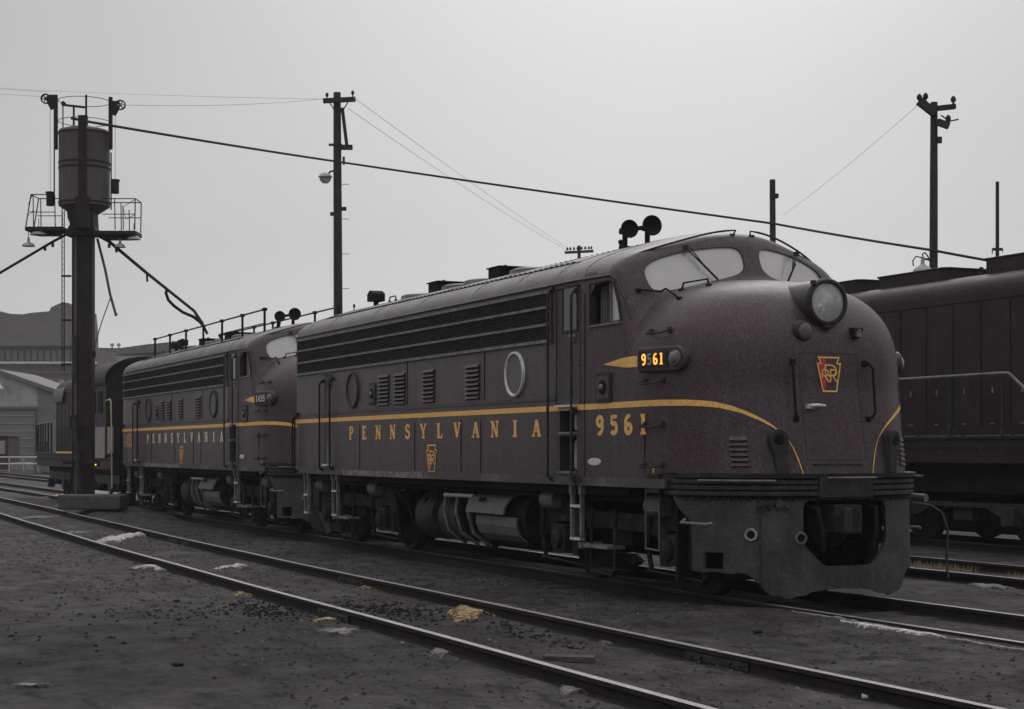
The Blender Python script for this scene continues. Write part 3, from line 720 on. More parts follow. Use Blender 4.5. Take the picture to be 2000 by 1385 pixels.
        MB().prism(rrect(.04, .50, za + .045, zb - .045, .02), F0, U, (0, 0, 1), Wn * .008).build('board_rim', IRON, hb)
        MB().prism(rrect(.06, .48, za + .06, zb - .06, .012), F0, U, (0, 0, 1), Wn * .010).build('board_glass', BLACKG, hb)
        MB().lathe(F0 + U * (L - .13) + Vector((0, 0, (za + zb) / 2)), Wn, [(0, .085), (.025, .08), (.03, .062), (.04, .055), (.055, .03), (.06, .002)], 20).build('class_lamp', LENS if sgn > 0 else EDGE, hb, smooth=True)
        if sgn < 0: NB = (F0, U, Wn, za)
    # nose door
    def nose(u, v, k, lift=.004):
        x = xsurf(u, v); return (x + lift + k, u, v)
    dr = MB()
    for pts in ([(-.37, 2.60), (-.37, 1.48)], [(.36, 2.60), (.36, 1.48)], [(-.37, 2.60), (.36, 2.60)], [(-.37, 1.48), (.36, 1.48)]):
        a, b = pts; n = 14
        q = [(a[0] + (b[0] - a[0]) * i / n, a[1] + (b[1] - a[1]) * i / n) for i in range(n + 1)]
        dr.tube([(xsurf(y, z) + .000, y, z) for y, z in q], .004, 5)
    nd = dr.build('nose_door', IRON, E_)
    X = xsurf(-.22, 2.05)
    MB().box((X + .02, -.30, 2.04), (.05, .07, .05)).tube([(X + .05, -.31, 2.045), (X + .07, -.22, 2.05), (X + .06, -.13, 2.045)], [.02, .018, .012], 8).build('door_handle', BARE, nd)
    MB().box((xsurf(-.39, 1.5) + .02, 0, 1.435), (.04, .62, .012)).build('door_step', IRON, nd)
    keystone(lambda u, v, k: nose(u * .96 - .02, v + 2.20, k), .30, .355, nd)
    # headlight: deep housing, rim, reflector, glass
    hx, hz = 14.13, 3.14
    hl = MB().lathe((hx, 0, hz), (1, 0, 0), [(-.62, .245), (-.3, .247), (-.08, .247), (-.05, .246)], 40, cap=False).build('headlight', PAINT, E_, smooth=True)
    MB().lathe((hx, 0, hz), (1, 0, 0), [(-.06, .246), (-.055, .256), (-.02, .252), (0, .236), (.002, .212), (-.015, .205), (-.04, .203)], 40, cap=False).build('headlight_rim', IRON, hl, smooth=True)
    MB().lathe((hx, 0, hz), (1, 0, 0), [(-.28, .002), (-.27, .06), (-.2, .13), (-.12, .17), (-.04, .196)], 36, cap=False).build('headlight_reflector', SILV, hl, smooth=True)
    GLS = MATS.get('headlight_glass') or mat('headlight_glass', (.78, .775, .77), .05, var=.2, scale=5, spec=1., alpha=.62, tint=(.50, .49, .49), tint_scale=4)
    MB().lathe((hx, 0, hz), (1, 0, 0), [(-.030, .203), (-.012, .12), (-.006, .002)], 36, cap=False).build('headlight_glass', GLS, hl, smooth=True)
    MB().lathe((hx - .18, 0, hz - .04), (1, 0, 0), [(0, .05), (.05, .045), (.07, .01)], 16).build('headlight_bulb', SILV, hl, smooth=True)
    MB().box((hx - .01, -.19, hz + .20), (.05, .04, .04)).box((hx - .03, 0, hz - .255), (.08, .12, .03)).build('rim_clamp', IRON, hl)
    X = xsurf(-.30, 2.82)
    mk = MB().lathe((X - .03, -.30, 2.83), (1, 0, 0), [(-.05, .12), (.02, .115), (.075, .10), (.085, .085), (.09, .002)], 24).build('warning_lamp', IRON, E_, smooth=True)
    MB().lathe((X + .062, -.30, 2.83), (1, 0, 0), [(0, .082), (.012, .05), (.016, .002)], 24).build('lamp_lens', mat('dull_lens', (.12, .10, .10), .25, var=.2) if 'dull_lens' not in MATS else MATS['dull_lens'], mk, smooth=True)
    X = xsurf(.33, 2.83)
    sb = MB().box((X + .02, .36, 2.83), (.14, .11, .11)).build('square_lamp', IRON, E_, bevel=.01)
    MB().box((X + .093, .36, 2.81), (.008, .07, .06)).lathe((X + .095, .36, 2.845), (1, 0, 0), [(0, .02), (.006, .015)], 10).build('lamp_lens', EDGE, sb)
    # ladder of grab irons up the nose side
    for z, dz in ((2.84, 0.), (2.30, 0), (1.83, 0), (1.40, 0)):
        q = MB(); a = (12.86, ysurf(12.86, z), z + .03); b = (13.18, ysurf(13.18, z), z + .03)
        n_ = Vector(nrm((13.0, ysurf(13.0, z), z))); n_.z = 0
        grab(q, a, b, n_ * .10, .012, .03); q.build('grab_iron', IRON, E_)
    # gold arrow leading to the number board
    ar = MB(); pl_ = [(11.89, 2.552), (12.30, 2.600), (12.52, 2.612), (12.77, 2.612), (12.77, 2.492), (12.45, 2.494)]
    def s_on(x, z):
        return (x, ysurf(x, z) - .011, z)
    ar.add([s_on(*p) for p in pl_], [tuple(range(len(pl_)))]); ar.build('gold_arrow', GOLD, E_, fixn=False)
    # builder's plate
    MB().lathe((11.66, -1.500, 1.45), (0, -1, 0), [(0, .085), (.006, .08), (.007, .002)], 20).build('builders_plate', BARE, E_).data.transform(Matrix.Translation((11.66, 0, 1.45)) @ Matrix.Scale(2.0, 4, (1, 0, 0)) @ Matrix.Scale(.52, 4, (0, 0, 1)) @ Matrix.Translation((-11.66, 0, -1.45)))
    word('letter_mark', 'F', [0], lambda u, v, k: (13.03 + u, ysurf(13.03 + u, 1.3) - .004 - k, 1.315 + v), .07, GOLD, E_)
    # road name and keystone
    cs = [3.08 + i * .638 for i in range(12)]
    road = word('road_name', 'PENNSYLVANIA', cs, side(0, 1.75), .210, GOLD, E_, 1.6, 1.3)
    keystone(lambda u, v, k: (6.60 + u, -1.504 - k, 1.275 + v), .38, .375, E_)
    # anticlimber: four ridges round the nose, broken by the drawbar plate
    for a, b in ((-1.45, -.33), (.33, 1.45)):
        m = MB()
        for zi, z in enumerate((1.315, 1.255, 1.195, 1.135)):
            o = .13 if zi == 0 else .105
            for part in (0,):
                pa = plan_path(o, a, b, 36); pb = plan_path(-.02, a, b, 36); h = .022 if zi else .018
                n = len(pa); vs = [(x, y, z + h) for x, y in pa] + [(x, y, z - h) for x, y in pa] + [(x, y, z + h) for x, y in pb] + [(x, y, z - h) for x, y in pb]
                fs = []
                for i in range(n - 1):
                    fs += [(i, i + 1, n + i + 1, n + i), (i, 2 * n + i, 2 * n + i + 1, i + 1), (n + i, n + i + 1, 3 * n + i + 1, 3 * n + i)]
                fs += [(0, n, 3 * n, 2 * n), (n - 1, 3 * n - 1, 4 * n - 1, 2 * n - 1)]
                m.add(vs, fs)
        ac = m.build('anticlimber', IRON, E_, bevel=.006)
        m = MB(); pa = plan_path(.07, a, b, 36); n = len(pa)
        m.add([(x, y, 1.33) for x, y in pa] + [(x, y, 1.08) for x, y in pa], [(i, i + 1, n + i + 1, n + i) for i in range(n - 1)]); m.build('anticlimber_web', DARK, ac, fixn=False)
    m = MB().box((13.02, -1.48, 1.315), (.30, .06, .03)).box((13.02, -1.48, 1.21), (.30, .04, .17)).build('anticlimber', IRON, E_)
    m.hide_render = False
    # top ledge of the anticlimber right across
    pa = plan_path(.14, -1.47, 1.47, 70); pb = plan_path(-.03, -1.47, 1.47, 70); n = len(pa)
    m = MB(); m.add([(x, y, 1.345) for x, y in pa] + [(x, y, 1.335) for x, y in pb] + [(x, y, 1.330) for x, y in pa], [(i, i + 1, n + i + 1, n + i) for i in range(n - 1)] + [(i, 2 * n + i, 2 * n + i + 1, i + 1) for i in range(n - 1)]); m.build('anticlimber_ledge', IRON, E_)
    q = MB(); pp = plan_path(.15, -1.38, -.80, 12); q.tube([(x, y, 1.27) for x, y in pp], .011, 6); q.build('lever_bar', EDGE, E_)
    q = MB().tube([(14.50, -.27, 1.30), (14.50, .34, 1.30)], .011, 6).build('lever_bar', EDGE, E_)
    dp = MB().box((14.40, 0, 1.21), (.10, .66, .24)).build('drawbar_plate', IRON, E_, bevel=.01)
    # pilot
    def pilot_outline():
        return [(-1.42, 1.10), (-1.36, .95), (-1.33, .60), (-1.33, .33), (-.86, .30), (-.82, .14)]
    m = MB(); pa = plan_path(.05, -1.43, 1.43, 90); pb = plan_path(.01, -1.43, 1.43, 90); n = len(pa)
    def bot(y):
        ay = abs(y)
        return float(np.interp(ay, [0, .3, .45, .62, .78, .86, .93, 1.0, 1.5], [.15, .14, .10, .06, .09, .14, .25, .31, .33])) + .008 * math.sin(ay * 37)
    for (P_, s_) in ((pa, 0), (pb, 1)):
        m.v += [(x, y, 1.11) for x, y in P_]; m.v += [(x + .02, y, bot(y)) for x, y in P_]
    for i in range(n - 1):
        m.f += [(i, i + 1, n + i + 1, n + i), (2 * n + i, 3 * n + i, 3 * n + i + 1, 2 * n + i + 1), (i, 2 * n + i, 2 * n + i + 1, i + 1), (n + i, n + i + 1, 3 * n + i + 1, 3 * n + i)]
    m.f += [(0, n, 3 * n, 2 * n), (n - 1, 3 * n - 1, 4 * n - 1, 2 * n - 1)]
    pil = m.build('pilot', GREY if 0 else mat('pilot_grime', (.033, .031, .0305), .6, grit=.5, var=.35, scale=3, tint=(.070, .068, .066), tint_scale=1.5, tint_at=.55, streak=.5, bump=.35, bscale=20) if 'pilot_grime' not in MATS else MATS['pilot_grime'], None)
    oc = [(-.40, 1.07), (-.45, 1.04), (-.47, .98), (-.47, .64), (-.44, .58), (-.26, .41), (-.20, .385), (.34, .385), (.40, .41), (.55, .58), (.58, .66), (.58, .98), (.55, 1.04), (.50, 1.07)]
    cu_ = [MB().prism(oc, (13.6, 0, 0), (0, 1, 0), (0, 0, 1), (1.4, 0, 0)).build('c', DARK)]
    for s in (-1, 1):
        cu_.append(MB().prism([(0, 1.2), (13.62, 1.2), (13.42, 1.06), (13.62, .80), (13.66, .2), (0, .2)][0:0] + [(12.6, 1.2), (13.36, 1.2), (13.36, 1.06), (13.62, .84), (13.64, .55), (13.64, .2), (12.6, .2)], (0, s * 1.0, 0), (1, 0, 0), (0, 0, 1), (0, s * .6, 0)).build('c', DARK))
        cu_.append(MB().box((13.86, s * 1.2, .44), (.19, .5, .17)).build('c', DARK))
    boolean(pil, cu_); pil.name = 'pilot'; pil.parent = E_
    pil.data.materials.clear(); pil.data.materials.append(MATS['pilot_grime'])
    for p in pil.data.polygons: p.use_smooth = True
    sharp(pil.data, 30)
    q = MB()
    for (x, y) in plan_path(.055, -1.40, -.36, 15) + plan_path(.055, .36, 1.4, 15):
        q.lathe((x, y, 1.075), (1, 0, 0), [(-.02, .02), (.012, .018), (.02, .006)], 8)
    q.build('pilot_rivet', IRON, pil)
    for y, z, c_ in ((-.97, .715, MATS['white_scuff'] if 'white_scuff' in MATS else mat('white_scuff', (.42, .41, .40), .8, var=.5, scale=25, tint=(.05, .048, .046), tint_scale=22, tint_at=.52)), (-.50, .68, GREY)):
        X = XS + (plan(y, .05) - XS) + .02; n_ = Vector(nrm((xsurf(y, 1.2), y, 1.2))); n_.z = 0; n_.normalize()
        ho = MB().lathe((X - .02, y, z), n_, [(0, .068), (.03, .065), (.032, .045), (.01, .043)], 18, cap=False).build('poling_pocket', c_, pil, smooth=True)
        MB().lathe((X - .01, y, z), n_, [(0, .045), (.001, .044)], 18).build('pocket_hole', DARK, ho)
    q = MB(); q.tube([(13.60, -1.43, .86), (13.64, -1.50, .83), (13.95, -1.40, .82), (13.98, -1.33, .83)], .017, 8); q.build('pilot_grab', EDGE, pil)
    q = MB(); Y = -.90; X = plan(Y, .05)
    q.tube([(X + .05, Y - .02, 1.02), (X + .06, Y - .02, .25)], .010, 6).box((X + .05, Y - .02, .24), (.03, .09, .03))
    q.build('cut_lever', IRON, pil)
    hs_ = MB()
    for i in range(4):
        y = -.90 + .085 * i; X = plan(y, .05); hs_.lathe((X, y, 1.00), (1, -.4, 0), [(0, .03), (.05, .028), (.06, .015)], 10)
    hs_.box((plan(-.78, .05), -.78, 1.035), (.05, .40, .03), Matrix.Rotation(.35, 3, 'Z')).build('hose_fittings', IRON, pil)
    # draft gear pocket and coupler
    cp = MB().box((14.02, 0, .86), (.66, .26, .24)); 
    cp.prism([(-.16, -.15), (.10, -.17), (.17, -.06), (.05, -.03), (.02, .05), (.15, .12), (.10, .19), (-.06, .17), (-.16, .08)], (14.38, 0, .72), (0, 1, 0), (1, 0, 0), (0, 0, .30))
    cp = cp.build('coupler', TRUCK, E_, bevel=.02)
    MB().box((14.54, -.07, .86), (.09, .10, .27)).build('coupler_knuckle', IRON, cp, bevel=.02)
    MB().lathe((14.12, 0, .83), (1, 0, 0), [(0, .27), (.02, .27), (.03, .22)], 24).build('buffer_plate', DARK, cp)
    MB().box((13.2, 0, .62), (.05, 2.6, .9)).box((13.7, -.6, .85), (1.0, .06, .5)).box((13.7, .6, .85), (1.0, .06, .5)).build('pocket_plate', DARK, E_)
    q = MB()
    for s in (-1, 1): q.mark().tube([(14.2, s * .38, 1.02), (14.45, s * .36, .98), (14.5, s * .33, .74), (14.47, s * .30, .55)], .025, 8)
    q.each('air_hose', DARK, E_)
    q = MB().tube([(13.85, 1.30, 1.0), (13.98, 1.44, .98), (14.10, 1.50, .90), (14.17, 1.52, .72), (14.16, 1.51, .35), (14.24, 1.47, .2)], .014, 8).build('air_hose', IRON, E_)
    q = MB().mark().tube([(13.35, 1.50, 1.07), (13.70, 1.60, 1.05)], .045, 12).mark().box((13.6, 1.47, 1.3), (.3, .1, .02)).mark().tube([(13.5, 1.45, .72), (13.7, 1.52, .72)], .02, 8).each('far_side_bracket', GREY, E_)
    # rear: ladders, buffers, coupler
    ladder(E_, .56, .20); ladder(E_, 2.12, .24, rungs=(.50, .90)); ladder(E_, 11.12, .25, 1.17, .55, (.54, .925))
    q = MB(); 
    for e in (-1, 1): q.tube([(12.88 + e * .15, -1.42, 1.16), (12.88 + e * .15, -1.42, .50)], .009, 6)
    q.tube([(12.73, -1.42, .51), (13.03, -1.42, .50)], .010, 6).tube([(12.73, -1.42, .93), (13.03, -1.42, .93)], .007, 6).build('step_ladder', GREY, E_)
    MB().box((-.2, 0, .86), (.7, .24, .24)).prism([(-.14, -.12), (.14, -.10), (.12, .12), (-.1, .12)], (-.5, 0, .72), (0, 1, 0), (1, 0, 0), (0, 0, .3)).build('coupler', IRON, E_, bevel=.02)
    MB().box((0.0, -.0, 2.4), (.18, 1.1, 2.2)).build('end_diaphragm', DARK, E_, bevel=.03)
    # underframe: centre sill, tanks, reservoirs, battery boxes
    MB().box((6.2, 0, 1.06), (12.6, 1.6, .20)).box((6.2, -1.30, 1.12), (12.2, .2, .09)).build('underframe', DARK, E_)
    ft = chaikin([(-1.0, 1.0), (1.0, 1.0), (1.22, .8), (1.15, .38), (.8, .22), (-.8, .22), (-1.15, .38), (-1.22, .8)], 1)
    MB().prism(ft, (7.55, 0, 0), (0, 1, 0), (0, 0, 1), (1.55, 0, 0)).build('fuel_tank', DARK, E_)
    for k, (x0, m_) in enumerate(((4.95, GREY),)):
        MB().lathe((x0, -.80, .62), (1, 0, 0), [(0, .1), (.04, .33), (.12, .37), (.62, .37), (.7, .33), (.74, .1)], 24).build('air_reservoir', IRON, E_, smooth=True)
    MB().lathe((5.95, -.82, .62), (1, 0, 0), [(0, .1), (.03, .33), (.08, .36), (.70, .36), (.78, .1)], 24).build('air_reservoir', IRON, E_, smooth=True)
    q = MB()
    for x in (6.35, 6.80, 7.25):
        q.mark().tube([(x, -1.18, .98), (x + .02, -1.22, .7), (x + .05, -1.15, .42), (x + .1, -.9, .24)], .028, 6)
    q.each('tank_strap', EDGE, E_)
    MB().tube([(6.4, -1.22, .94), (7.45, -1.22, .95)], .028, 8).build('air_pipe', BARE, E_)
    bx = MB(); n = 8
    def sheet(x0, x1, pts, nm):
        mm = MB(); 
        mm.v = [(x, y, z) for y, z in pts for x in (x0, x1)] + [(x, y + .03, z) for y, z in pts for x in (x0, x1)]
        k = len(pts)
        for i in range(k - 1):
            mm.f += [(2 * i, 2 * i + 1, 2 * i + 3, 2 * i + 2), (2 * k + 2 * i, 2 * k + 2 * i + 2, 2 * k + 2 * i + 3, 2 * k + 2 * i + 1), (2 * i, 2 * i + 2, 2 * k + 2 * i + 2, 2 * k + 2 * i), (2 * i + 1, 2 * k + 2 * i + 1, 2 * k + 2 * i + 3, 2 * i + 3)]
        return mm.build(nm, GREY, E_)
    sheet(7.45, 8.72, [(-1.14, .99), (-1.24, .94), (-1.32, .83), (-1.345, .735)], 'battery_box_cover')
    sheet(7.66, 8.98, [(-1.27, .70), (-1.27, .58), (-1.22, .46), (-1.10, .37)], 'tank_side_panel')
    MB().tube([(7.9, -1.30, .93), (7.95, -1.34, .90), (8.05, -1.30, .93)], .02, 6).build('cover_handle', DARK, E_)
    MB().box((9.35, -.4, .75), (.7, 1.2, .5)).build('equipment_box', DARK, E_)
    q = MB(); random.seed(3)
    for i in range(14):
        x = 4.2 + i * .42; q.tube([(x, -1.05, 1.1), (x + random.uniform(-.1, .1), -1.12, .8), (x + random.uniform(-.2, .2), -1.0, .4)], .018, 5)
    q.tube([(.6, -1.25, 1.05), (12.6, -1.25, 1.02)], .03, 6).build('underfloor_piping', DARK, E_)
    for xc in (2.42, 11.58): truck(E_, xc)
    q = MB().tube([(-.0, -1.2, 1.1), (-.2, -1.1, .5), (-.1, -.9, .2)], .02, 6).build('sand_pipe', IRON, E_)
    MB().prism([(.6, .5), (1.2, .42), (1.35, .18), (1.15, .12)], (-.1, -1.25, 0), (1, 0, 0), (0, 0, 1), (0, .04, 0)).build('rail_guard', IRON, E_)
    # roof furniture
    for x in (2.75, 4.55, 5.45, 7.15):
        f = MB().lathe((x, 0, 4.06), (0, 0, 1), [(0, .50), (.075, .49), (.095, .44), (.11, .25), (.115, .05), (.135, .04), (.135, .002)], 32).build('roof_fan', ROOF, E_, smooth=True)
    for x in (3.80, 6.22):
        q = MB().box((x, 0, 4.17), (.42, .75, .17)).box((x, 0, 4.262), (.48, .80, .02)).box((x + .02, -.2, 4.28), (.05, .05, .05)).build('exhaust_stack', DARK, E_, bevel=.01)
    q = MB().box((.90, -.30, 4.16), (.07, .07, .14)).prism([(-.13, 0), (.13, 0), (.13, .13), (0, .19), (-.13, .13)], (.90, -.42, 4.19), (1, 0, 0), (0, 0, 1), (0, .24, 0)).build('roof_vent', DARK, E_)
    q = MB(); grab(q, (2.0, -.45, 4.08), (2.3, -.45, 4.08), (0, 0, .09), .012); q.build('roof_grab', IRON, E_)
    q = MB().tube([(-.0 + .30, -.5, 4.02), (.30, -.5, 4.12)], .01, 6).lathe((.30, -.5, 4.15), (0, 1, 0), [(-.01, .035), (.01, .035), (.01, .022), (-.01, .022), (-.01, .035)], 12, cap=False).build('lifting_eye', DARK, E_)
    q = MB()
    for i in range(62):
        x = 1.0 + i * .155; q.box((x, -1.17, 3.868), (.05, .035, .022))
        q.box((x, -.28, 4.125), (.04, .03, .016))
    q.box((5.8, -1.20, 3.852), (9.8, .018, .014), None).build('hatch_bolts', IRON, E_)
    q = MB()
    for x in (.6, 1.9, 4.0, 6.0, 8.0, 9.4, 10.6, 11.38):
        q.tube([(x, -o, float(roofz(o)) + .003) for o in (1.46, 1.40, 1.3, 1.17, .9, .6, .3, 0)] , .007, 4)
    q.build('roof_seam', ROOF, E_)
    # horns on the cab roof
    hn = MB()
    for y, x, z, r_ in ((-.34, 10.35, 4.34, .115), (-.02, 10.35, 4.40, .13)):
        hn.mark().lathe((x, y, z), (1, -.12, .02), [(-.30, .03), (-.26, .035), (-.18, .05), (-.06, .08), (0, r_), (.012, r_), (.012, r_ - .012), (-.03, .07), (-.04, .002)], 24, cap=False)
        hn.tube([(x - .12, y, 4.08), (x - .12, y, z - .02)], .035, 8).lathe((x - .12, y, 4.10), (0, 0, 1), [(0, .08), (.03, .08), (.04, .04)], 12)
    hn.tube([(10.1, -.34, 4.35), (10.1, -.02, 4.40)], .03, 6).each('horn', DARK, E_, smooth=True)
    MB().tube([(9.85, -.2, 4.1), (9.85, -.2, 4.22)], .02, 6).lathe((9.85, -.2, 4.24), (0, 0, 1), [(-.02, .03), (.01, .035), (.03, .01)], 8).tube([(10.0, -.25, 4.1), (10.0, -.25, 4.2)], .02, 6).build('roof_whistle', DARK, E_)
    return E_, NB, road
# ------------------------------------------------------------ the two cab engines
TY = 10.34
E1, NB, _road = make_engine('diesel_locomotive')
E2 = copy_tree(E1)
E1.location = (-28.94, TY, 0); E2.location = (-44.16, TY, 0)
tag(E1, 'dark maroon streamlined diesel engine numbered 9561, nearest, with big round headlight on its nose', 'locomotive', 'streamlined diesel engines coupled nose to tail')
tag(E2, 'second maroon streamlined diesel engine, numbered 1455, with raised rails on its roof', 'locomotive', 'streamlined diesel engines coupled nose to tail')
for ch in E2.children:
    if ch.name.startswith('porthole'):
        for c2 in ch.children: c2.data = c2.data.copy(); c2.data.materials[0] = IRON
    if ch.name.startswith('road_name'):
        ch.data = ch.data.copy(); ch.data.materials[0] = CREAM
F0, U_, W_, za = NB
def board_place(off):
    return lambda u, v, k: F0 + U_ * (off + u) + W_ * (.013 + k) + Vector((0, 0, za + .076 + v))
board_cs = [.130, .220, .315, .405]
def board_digit(parent, ch, c, m):
    mb = MB(); glyph_mesh(mb, ch, board_place(0), .122, c, .95); return mb.build('board_number', m, parent, fixn=False)
nb1 = [c for c in E1.children if c.name.startswith('number_board')][-1]
for e, txt, ms in ((E1, '9561', (LIT, UNLIT, LIT, LIT)), (E2, '1455', (WHITEN,) * 4)):
    for ch, c, m in zip(txt, board_cs, ms): board_digit(e, ch, c, m)
word('engine_number', '9561', [0, .345, .685, 1.02], side(11.80, 1.755), .22, GOLD, E1, 1.35, 1.25)
word('engine_number', '1455', [0, .26, .50, .74], side(.34, 1.66), .32, ORNG, E2, .72, 1.25)
for s in (-1, 1):
    q = MB(); yy = s * .85; x0, x1 = .9, 11.0 if s < 0 else 10.6; zt = 4.42 if s < 0 else 4.56
    q.tube([(x0, yy, zt), (x1, yy, zt)], .018, 6)
    q.tube([(x0 + 6.5, yy, zt - .28), (x1, yy, zt - .28)], .012, 6)
    o = q.build('roof_rail', IRON, E2)
    q = MB()
    for i in range(7):
        x = x0 + (x1 - x0) * i / 6; q.mark().tube([(x, yy, 3.95), (x, yy, zt)], .028, 6).box((x, yy, zt), (.14, .07, .06))
    q.each('rail_post', DARK, o)
q = MB().tube([(1.6, -.3, 4.1), (1.6, -.3, 4.4)], .05, 8).box((1.6, -.3, 4.3), (.36, .2, .14)).build('roof_vent', DARK, E2)

# ------------------------------------------------------------ hood engines (the neighbour and the one at the tail)
def make_hood(name, L, y_side, z_deck, z_roof, sgn, cab=None, deck_w=1.5, stacks=(), hood=(1.2, None), light=None, railm=IRON):
    """local x along the track, near side is -y"""
    e = empty(name, (0, 0, 0)); hx0, hx1 = hood[0], hood[1] if hood[1] else L - 1.2
    pr = [(-y_side, z_deck)] + [(-y_side, z_roof - .42)] + [(-y_side * math.cos(R(a)) ** .6, z_roof - .42 + .42 * math.sin(R(a)) ** .9) for a in range(10, 90, 10)] 
    pr = pr + [(0, z_roof)] + [(-a, b) for a, b in pr[::-1]]
    MB().prism(pr, (hx0, 0, 0), (0, 1, 0), (0, 0, 1), (hx1 - hx0, 0, 0)).build('hood', HOODP, e, smooth=True)
    q = MB(); x = hx0 + .35
    while x < hx1 - .3:
        q.box((x, -y_side - .004, (z_deck + z_roof - .5) / 2 + .05), (.018, .012, z_roof - .7 - z_deck)); x += .72
    q.box(((hx0 + hx1) / 2, -y_side - .004, z_roof - .52), (hx1 - hx0, .012, .018)); q.build('hood_door_seam', DARK, e)
    q = MB()
    x = hx0 + .65
    while x < hx1 - .3:
        q.mark().box((x, -y_side - .012, z_deck + .75), (.03, .02, .10)); q.mark().box((x, -y_side - .012, z_deck + .2), (.10, .02, .02)); x += .72
    q.each('door_latch', EDGE, e)
    q = MB(); x = 0
    q.box((L / 2, 0, z_deck - .03), (L, deck_w * 2, .05)).build('running_board', IRON, e)
    q = MB(); x = .1
    while x < L - 1:
        q.box((x + .58, -deck_w - .004, z_deck - .005), (1.08, .02, .016)); x += 1.2
    q.build('deck_edge', EDGE, e)
    q = MB().box((L / 2, 0, z_deck - .25), (L - .1, deck_w * 2 - .06, .40))
    for i in range(int(L / .17)): q.box((.15 + i * .17, -deck_w + .02, z_deck - .21), (.06, .04, .016))
    q.build('side_frame', HOODP, e)
    for x0, x1, h, wd in stacks:
        pts = [(-.9, -wd), (.9, -wd), (1, -wd * .8), (1, wd * .8), (.9, wd), (-.9, wd), (-1, wd * .8), (-1, -wd * .8)]
        m_ = (x0 + x1) / 2; hw = (x1 - x0) / 2
        s_ = MB().prism([(a * hw, b) for a, b in pts], (m_, 0, z_roof - .12), (1, 0, 0), (0, 1, 0), (0, 0, h + .12)).prism([(a * hw * 1.04, b * 1.03) for a, b in pts], (m_, 0, z_roof + h), (1, 0, 0), (0, 1, 0), (0, 0, .03))
        s_.build('roof_housing', HOODP, e, bevel=.01)
    return e
def hood_truck(e, xc, nax=2, sp=1.4):
    t = empty('truck', (0, 0, 0)); t.parent = e
    for i in range(nax): wheelset(t, xc + (i - (nax - 1) / 2) * sp * 2)
    q = MB().prism([(-2.0, .88), (2.0, .88), (2.0, .72), (1.7, .45), (1.1, .45), (.7, .62), (-.7, .62), (-1.1, .45), (-1.7, .45), (-2.0, .72)], (xc, -1.15, 0), (1, 0, 0), (0, 0, 1), (0, .1, 0))
    q.prism([(-2.0, .88), (2.0, .88), (2.0, .72), (1.7, .45), (1.1, .45), (.7, .62), (-.7, .62), (-1.1, .45), (-1.7, .45), (-2.0, .72)], (xc, 1.05, 0), (1, 0, 0), (0, 0, 1), (0, .1, 0))
    for d in (-1.4, 1.4): q.box((xc + d, -1.2, .5), (.3, .2, .3))
    q.box((xc, 0, .6), (.5, 2.1, .4)).build('truck_frame', IRON, t, bevel=.01)
H1 = make_hood('hood_locomotive', 17.5, 1.0, 1.82, 4.60, -1, stacks=((8.6, 10.25, .20, .55), (10.8, 12.8, .18, .55), (13.8, 15.8, .22, .55)), hood=(1.0, 16.9))
H1.location = (-36.8, 19.75, 0)
tag(H1, 'grimy black hood engine with a pipe handrail, beyond the empty weedy track at right', 'locomotive')
q = MB(); X1 = 15.72
def nb_rail(X): return Vector((X, -1.52, 2.49))
q.tube([(.6, -1.52, 2.80), (X1 - .3, -1.52, 2.81), (X1 - .12, -1.52, 2.80), (X1 + .20, -1.52, 2.58), (X1 + .40, -1.52, 2.45), (17.2, -1.52, 2.42)], .025, 8).build('handrail', EDGE, H1); q = MB()
for x in [1.14 + 1.3 * i for i in range(12)]: q.mark().tube([(x, -1.52, 2.80), (x, -1.52, 1.80)], .02, 6).box((x, -1.52, 1.87), (.07, .05, .12))
q.each('rail_stanchion', IRON, H1)
for xc in (3.2, 13.9): hood_truck(H1, xc)
MB().box((8.6, 0, 1.10), (16.6, 2.3, .78)).box((8.6, 0, .65), (6.2, 2.6, .8)).box((8.7, .3, .6), (17.0, 1.3, .9)).build('underframe', DARK, H1)  # underframe plus full-length dark filler added to black out the bright gap beneath
MB().lathe((13.35, -.2, 4.70), (0, 1, 0), [(-.012, .07), (.012, .07), (.012, .045), (-.012, .045), (-.012, .07)], 14, cap=False).build('lifting_eye', IRON, H1)
q = MB()
for x in (2.5, 6.1): q.mark().box((x, -1.01, 3.2), (.9, .02, .5))
q.each('hood_panel', DARK, H1)

H2 = make_hood('hood_locomotive', 13.2, 1.02, 1.50, 3.92, -1, stacks=((4.5, 5.2, .15, .4),), hood=(1.15, 9.6))
H2.location = (-58.7, TY, 0)
tag(H2, 'dark switching engine with end platform and grey panel, partly hidden by the sanding tower', 'locomotive')
arch = [(-1.5, 1.5), (-1.5, 3.4)] + [(-1.5 * math.cos(R(a)) ** .7, 3.4 + .72 * math.sin(R(a)) ** .9) for a in range(8, 90, 8)]
arch = arch + [(0, 4.12)] + [(-a, b) for a, b in arch[::-1]]
MB().prism(arch, (9.8, 0, 0), (0, 1, 0), (0, 0, 1), (2.5, 0, 0)).build('cab', HOODP, H2, smooth=True)
ar2 = [(a * 1.04, b + (.03 if b > 3.3 else 1.75)) for a, b in arch if b > 3.3]; 
MB().prism(ar2 + [(a * .98, b - .08) for a, b in ar2[::-1]], (9.7, 0, 0), (0, 1, 0), (0, 0, 1), (2.75, 0, 0)).build('cab_roof', HOODP, H2, smooth=True)
MB().prism(ar2 + [(a * .98, b - .08) for a, b in ar2[::-1]], (1.0, 0, -.22), (0, .72, 0), (0, 0, 1), (1.9, 0, 0)).build('hood_roof', GREY, H2, smooth=True)
cw = MB().box((10.5, -1.51, 2.9), (.6, .02, .6)).build('cab_window', DARK, H2); MB().box((11.5, -1.51, 2.9), (.6, .02, .6)).build('cab_window', DARK, H2)
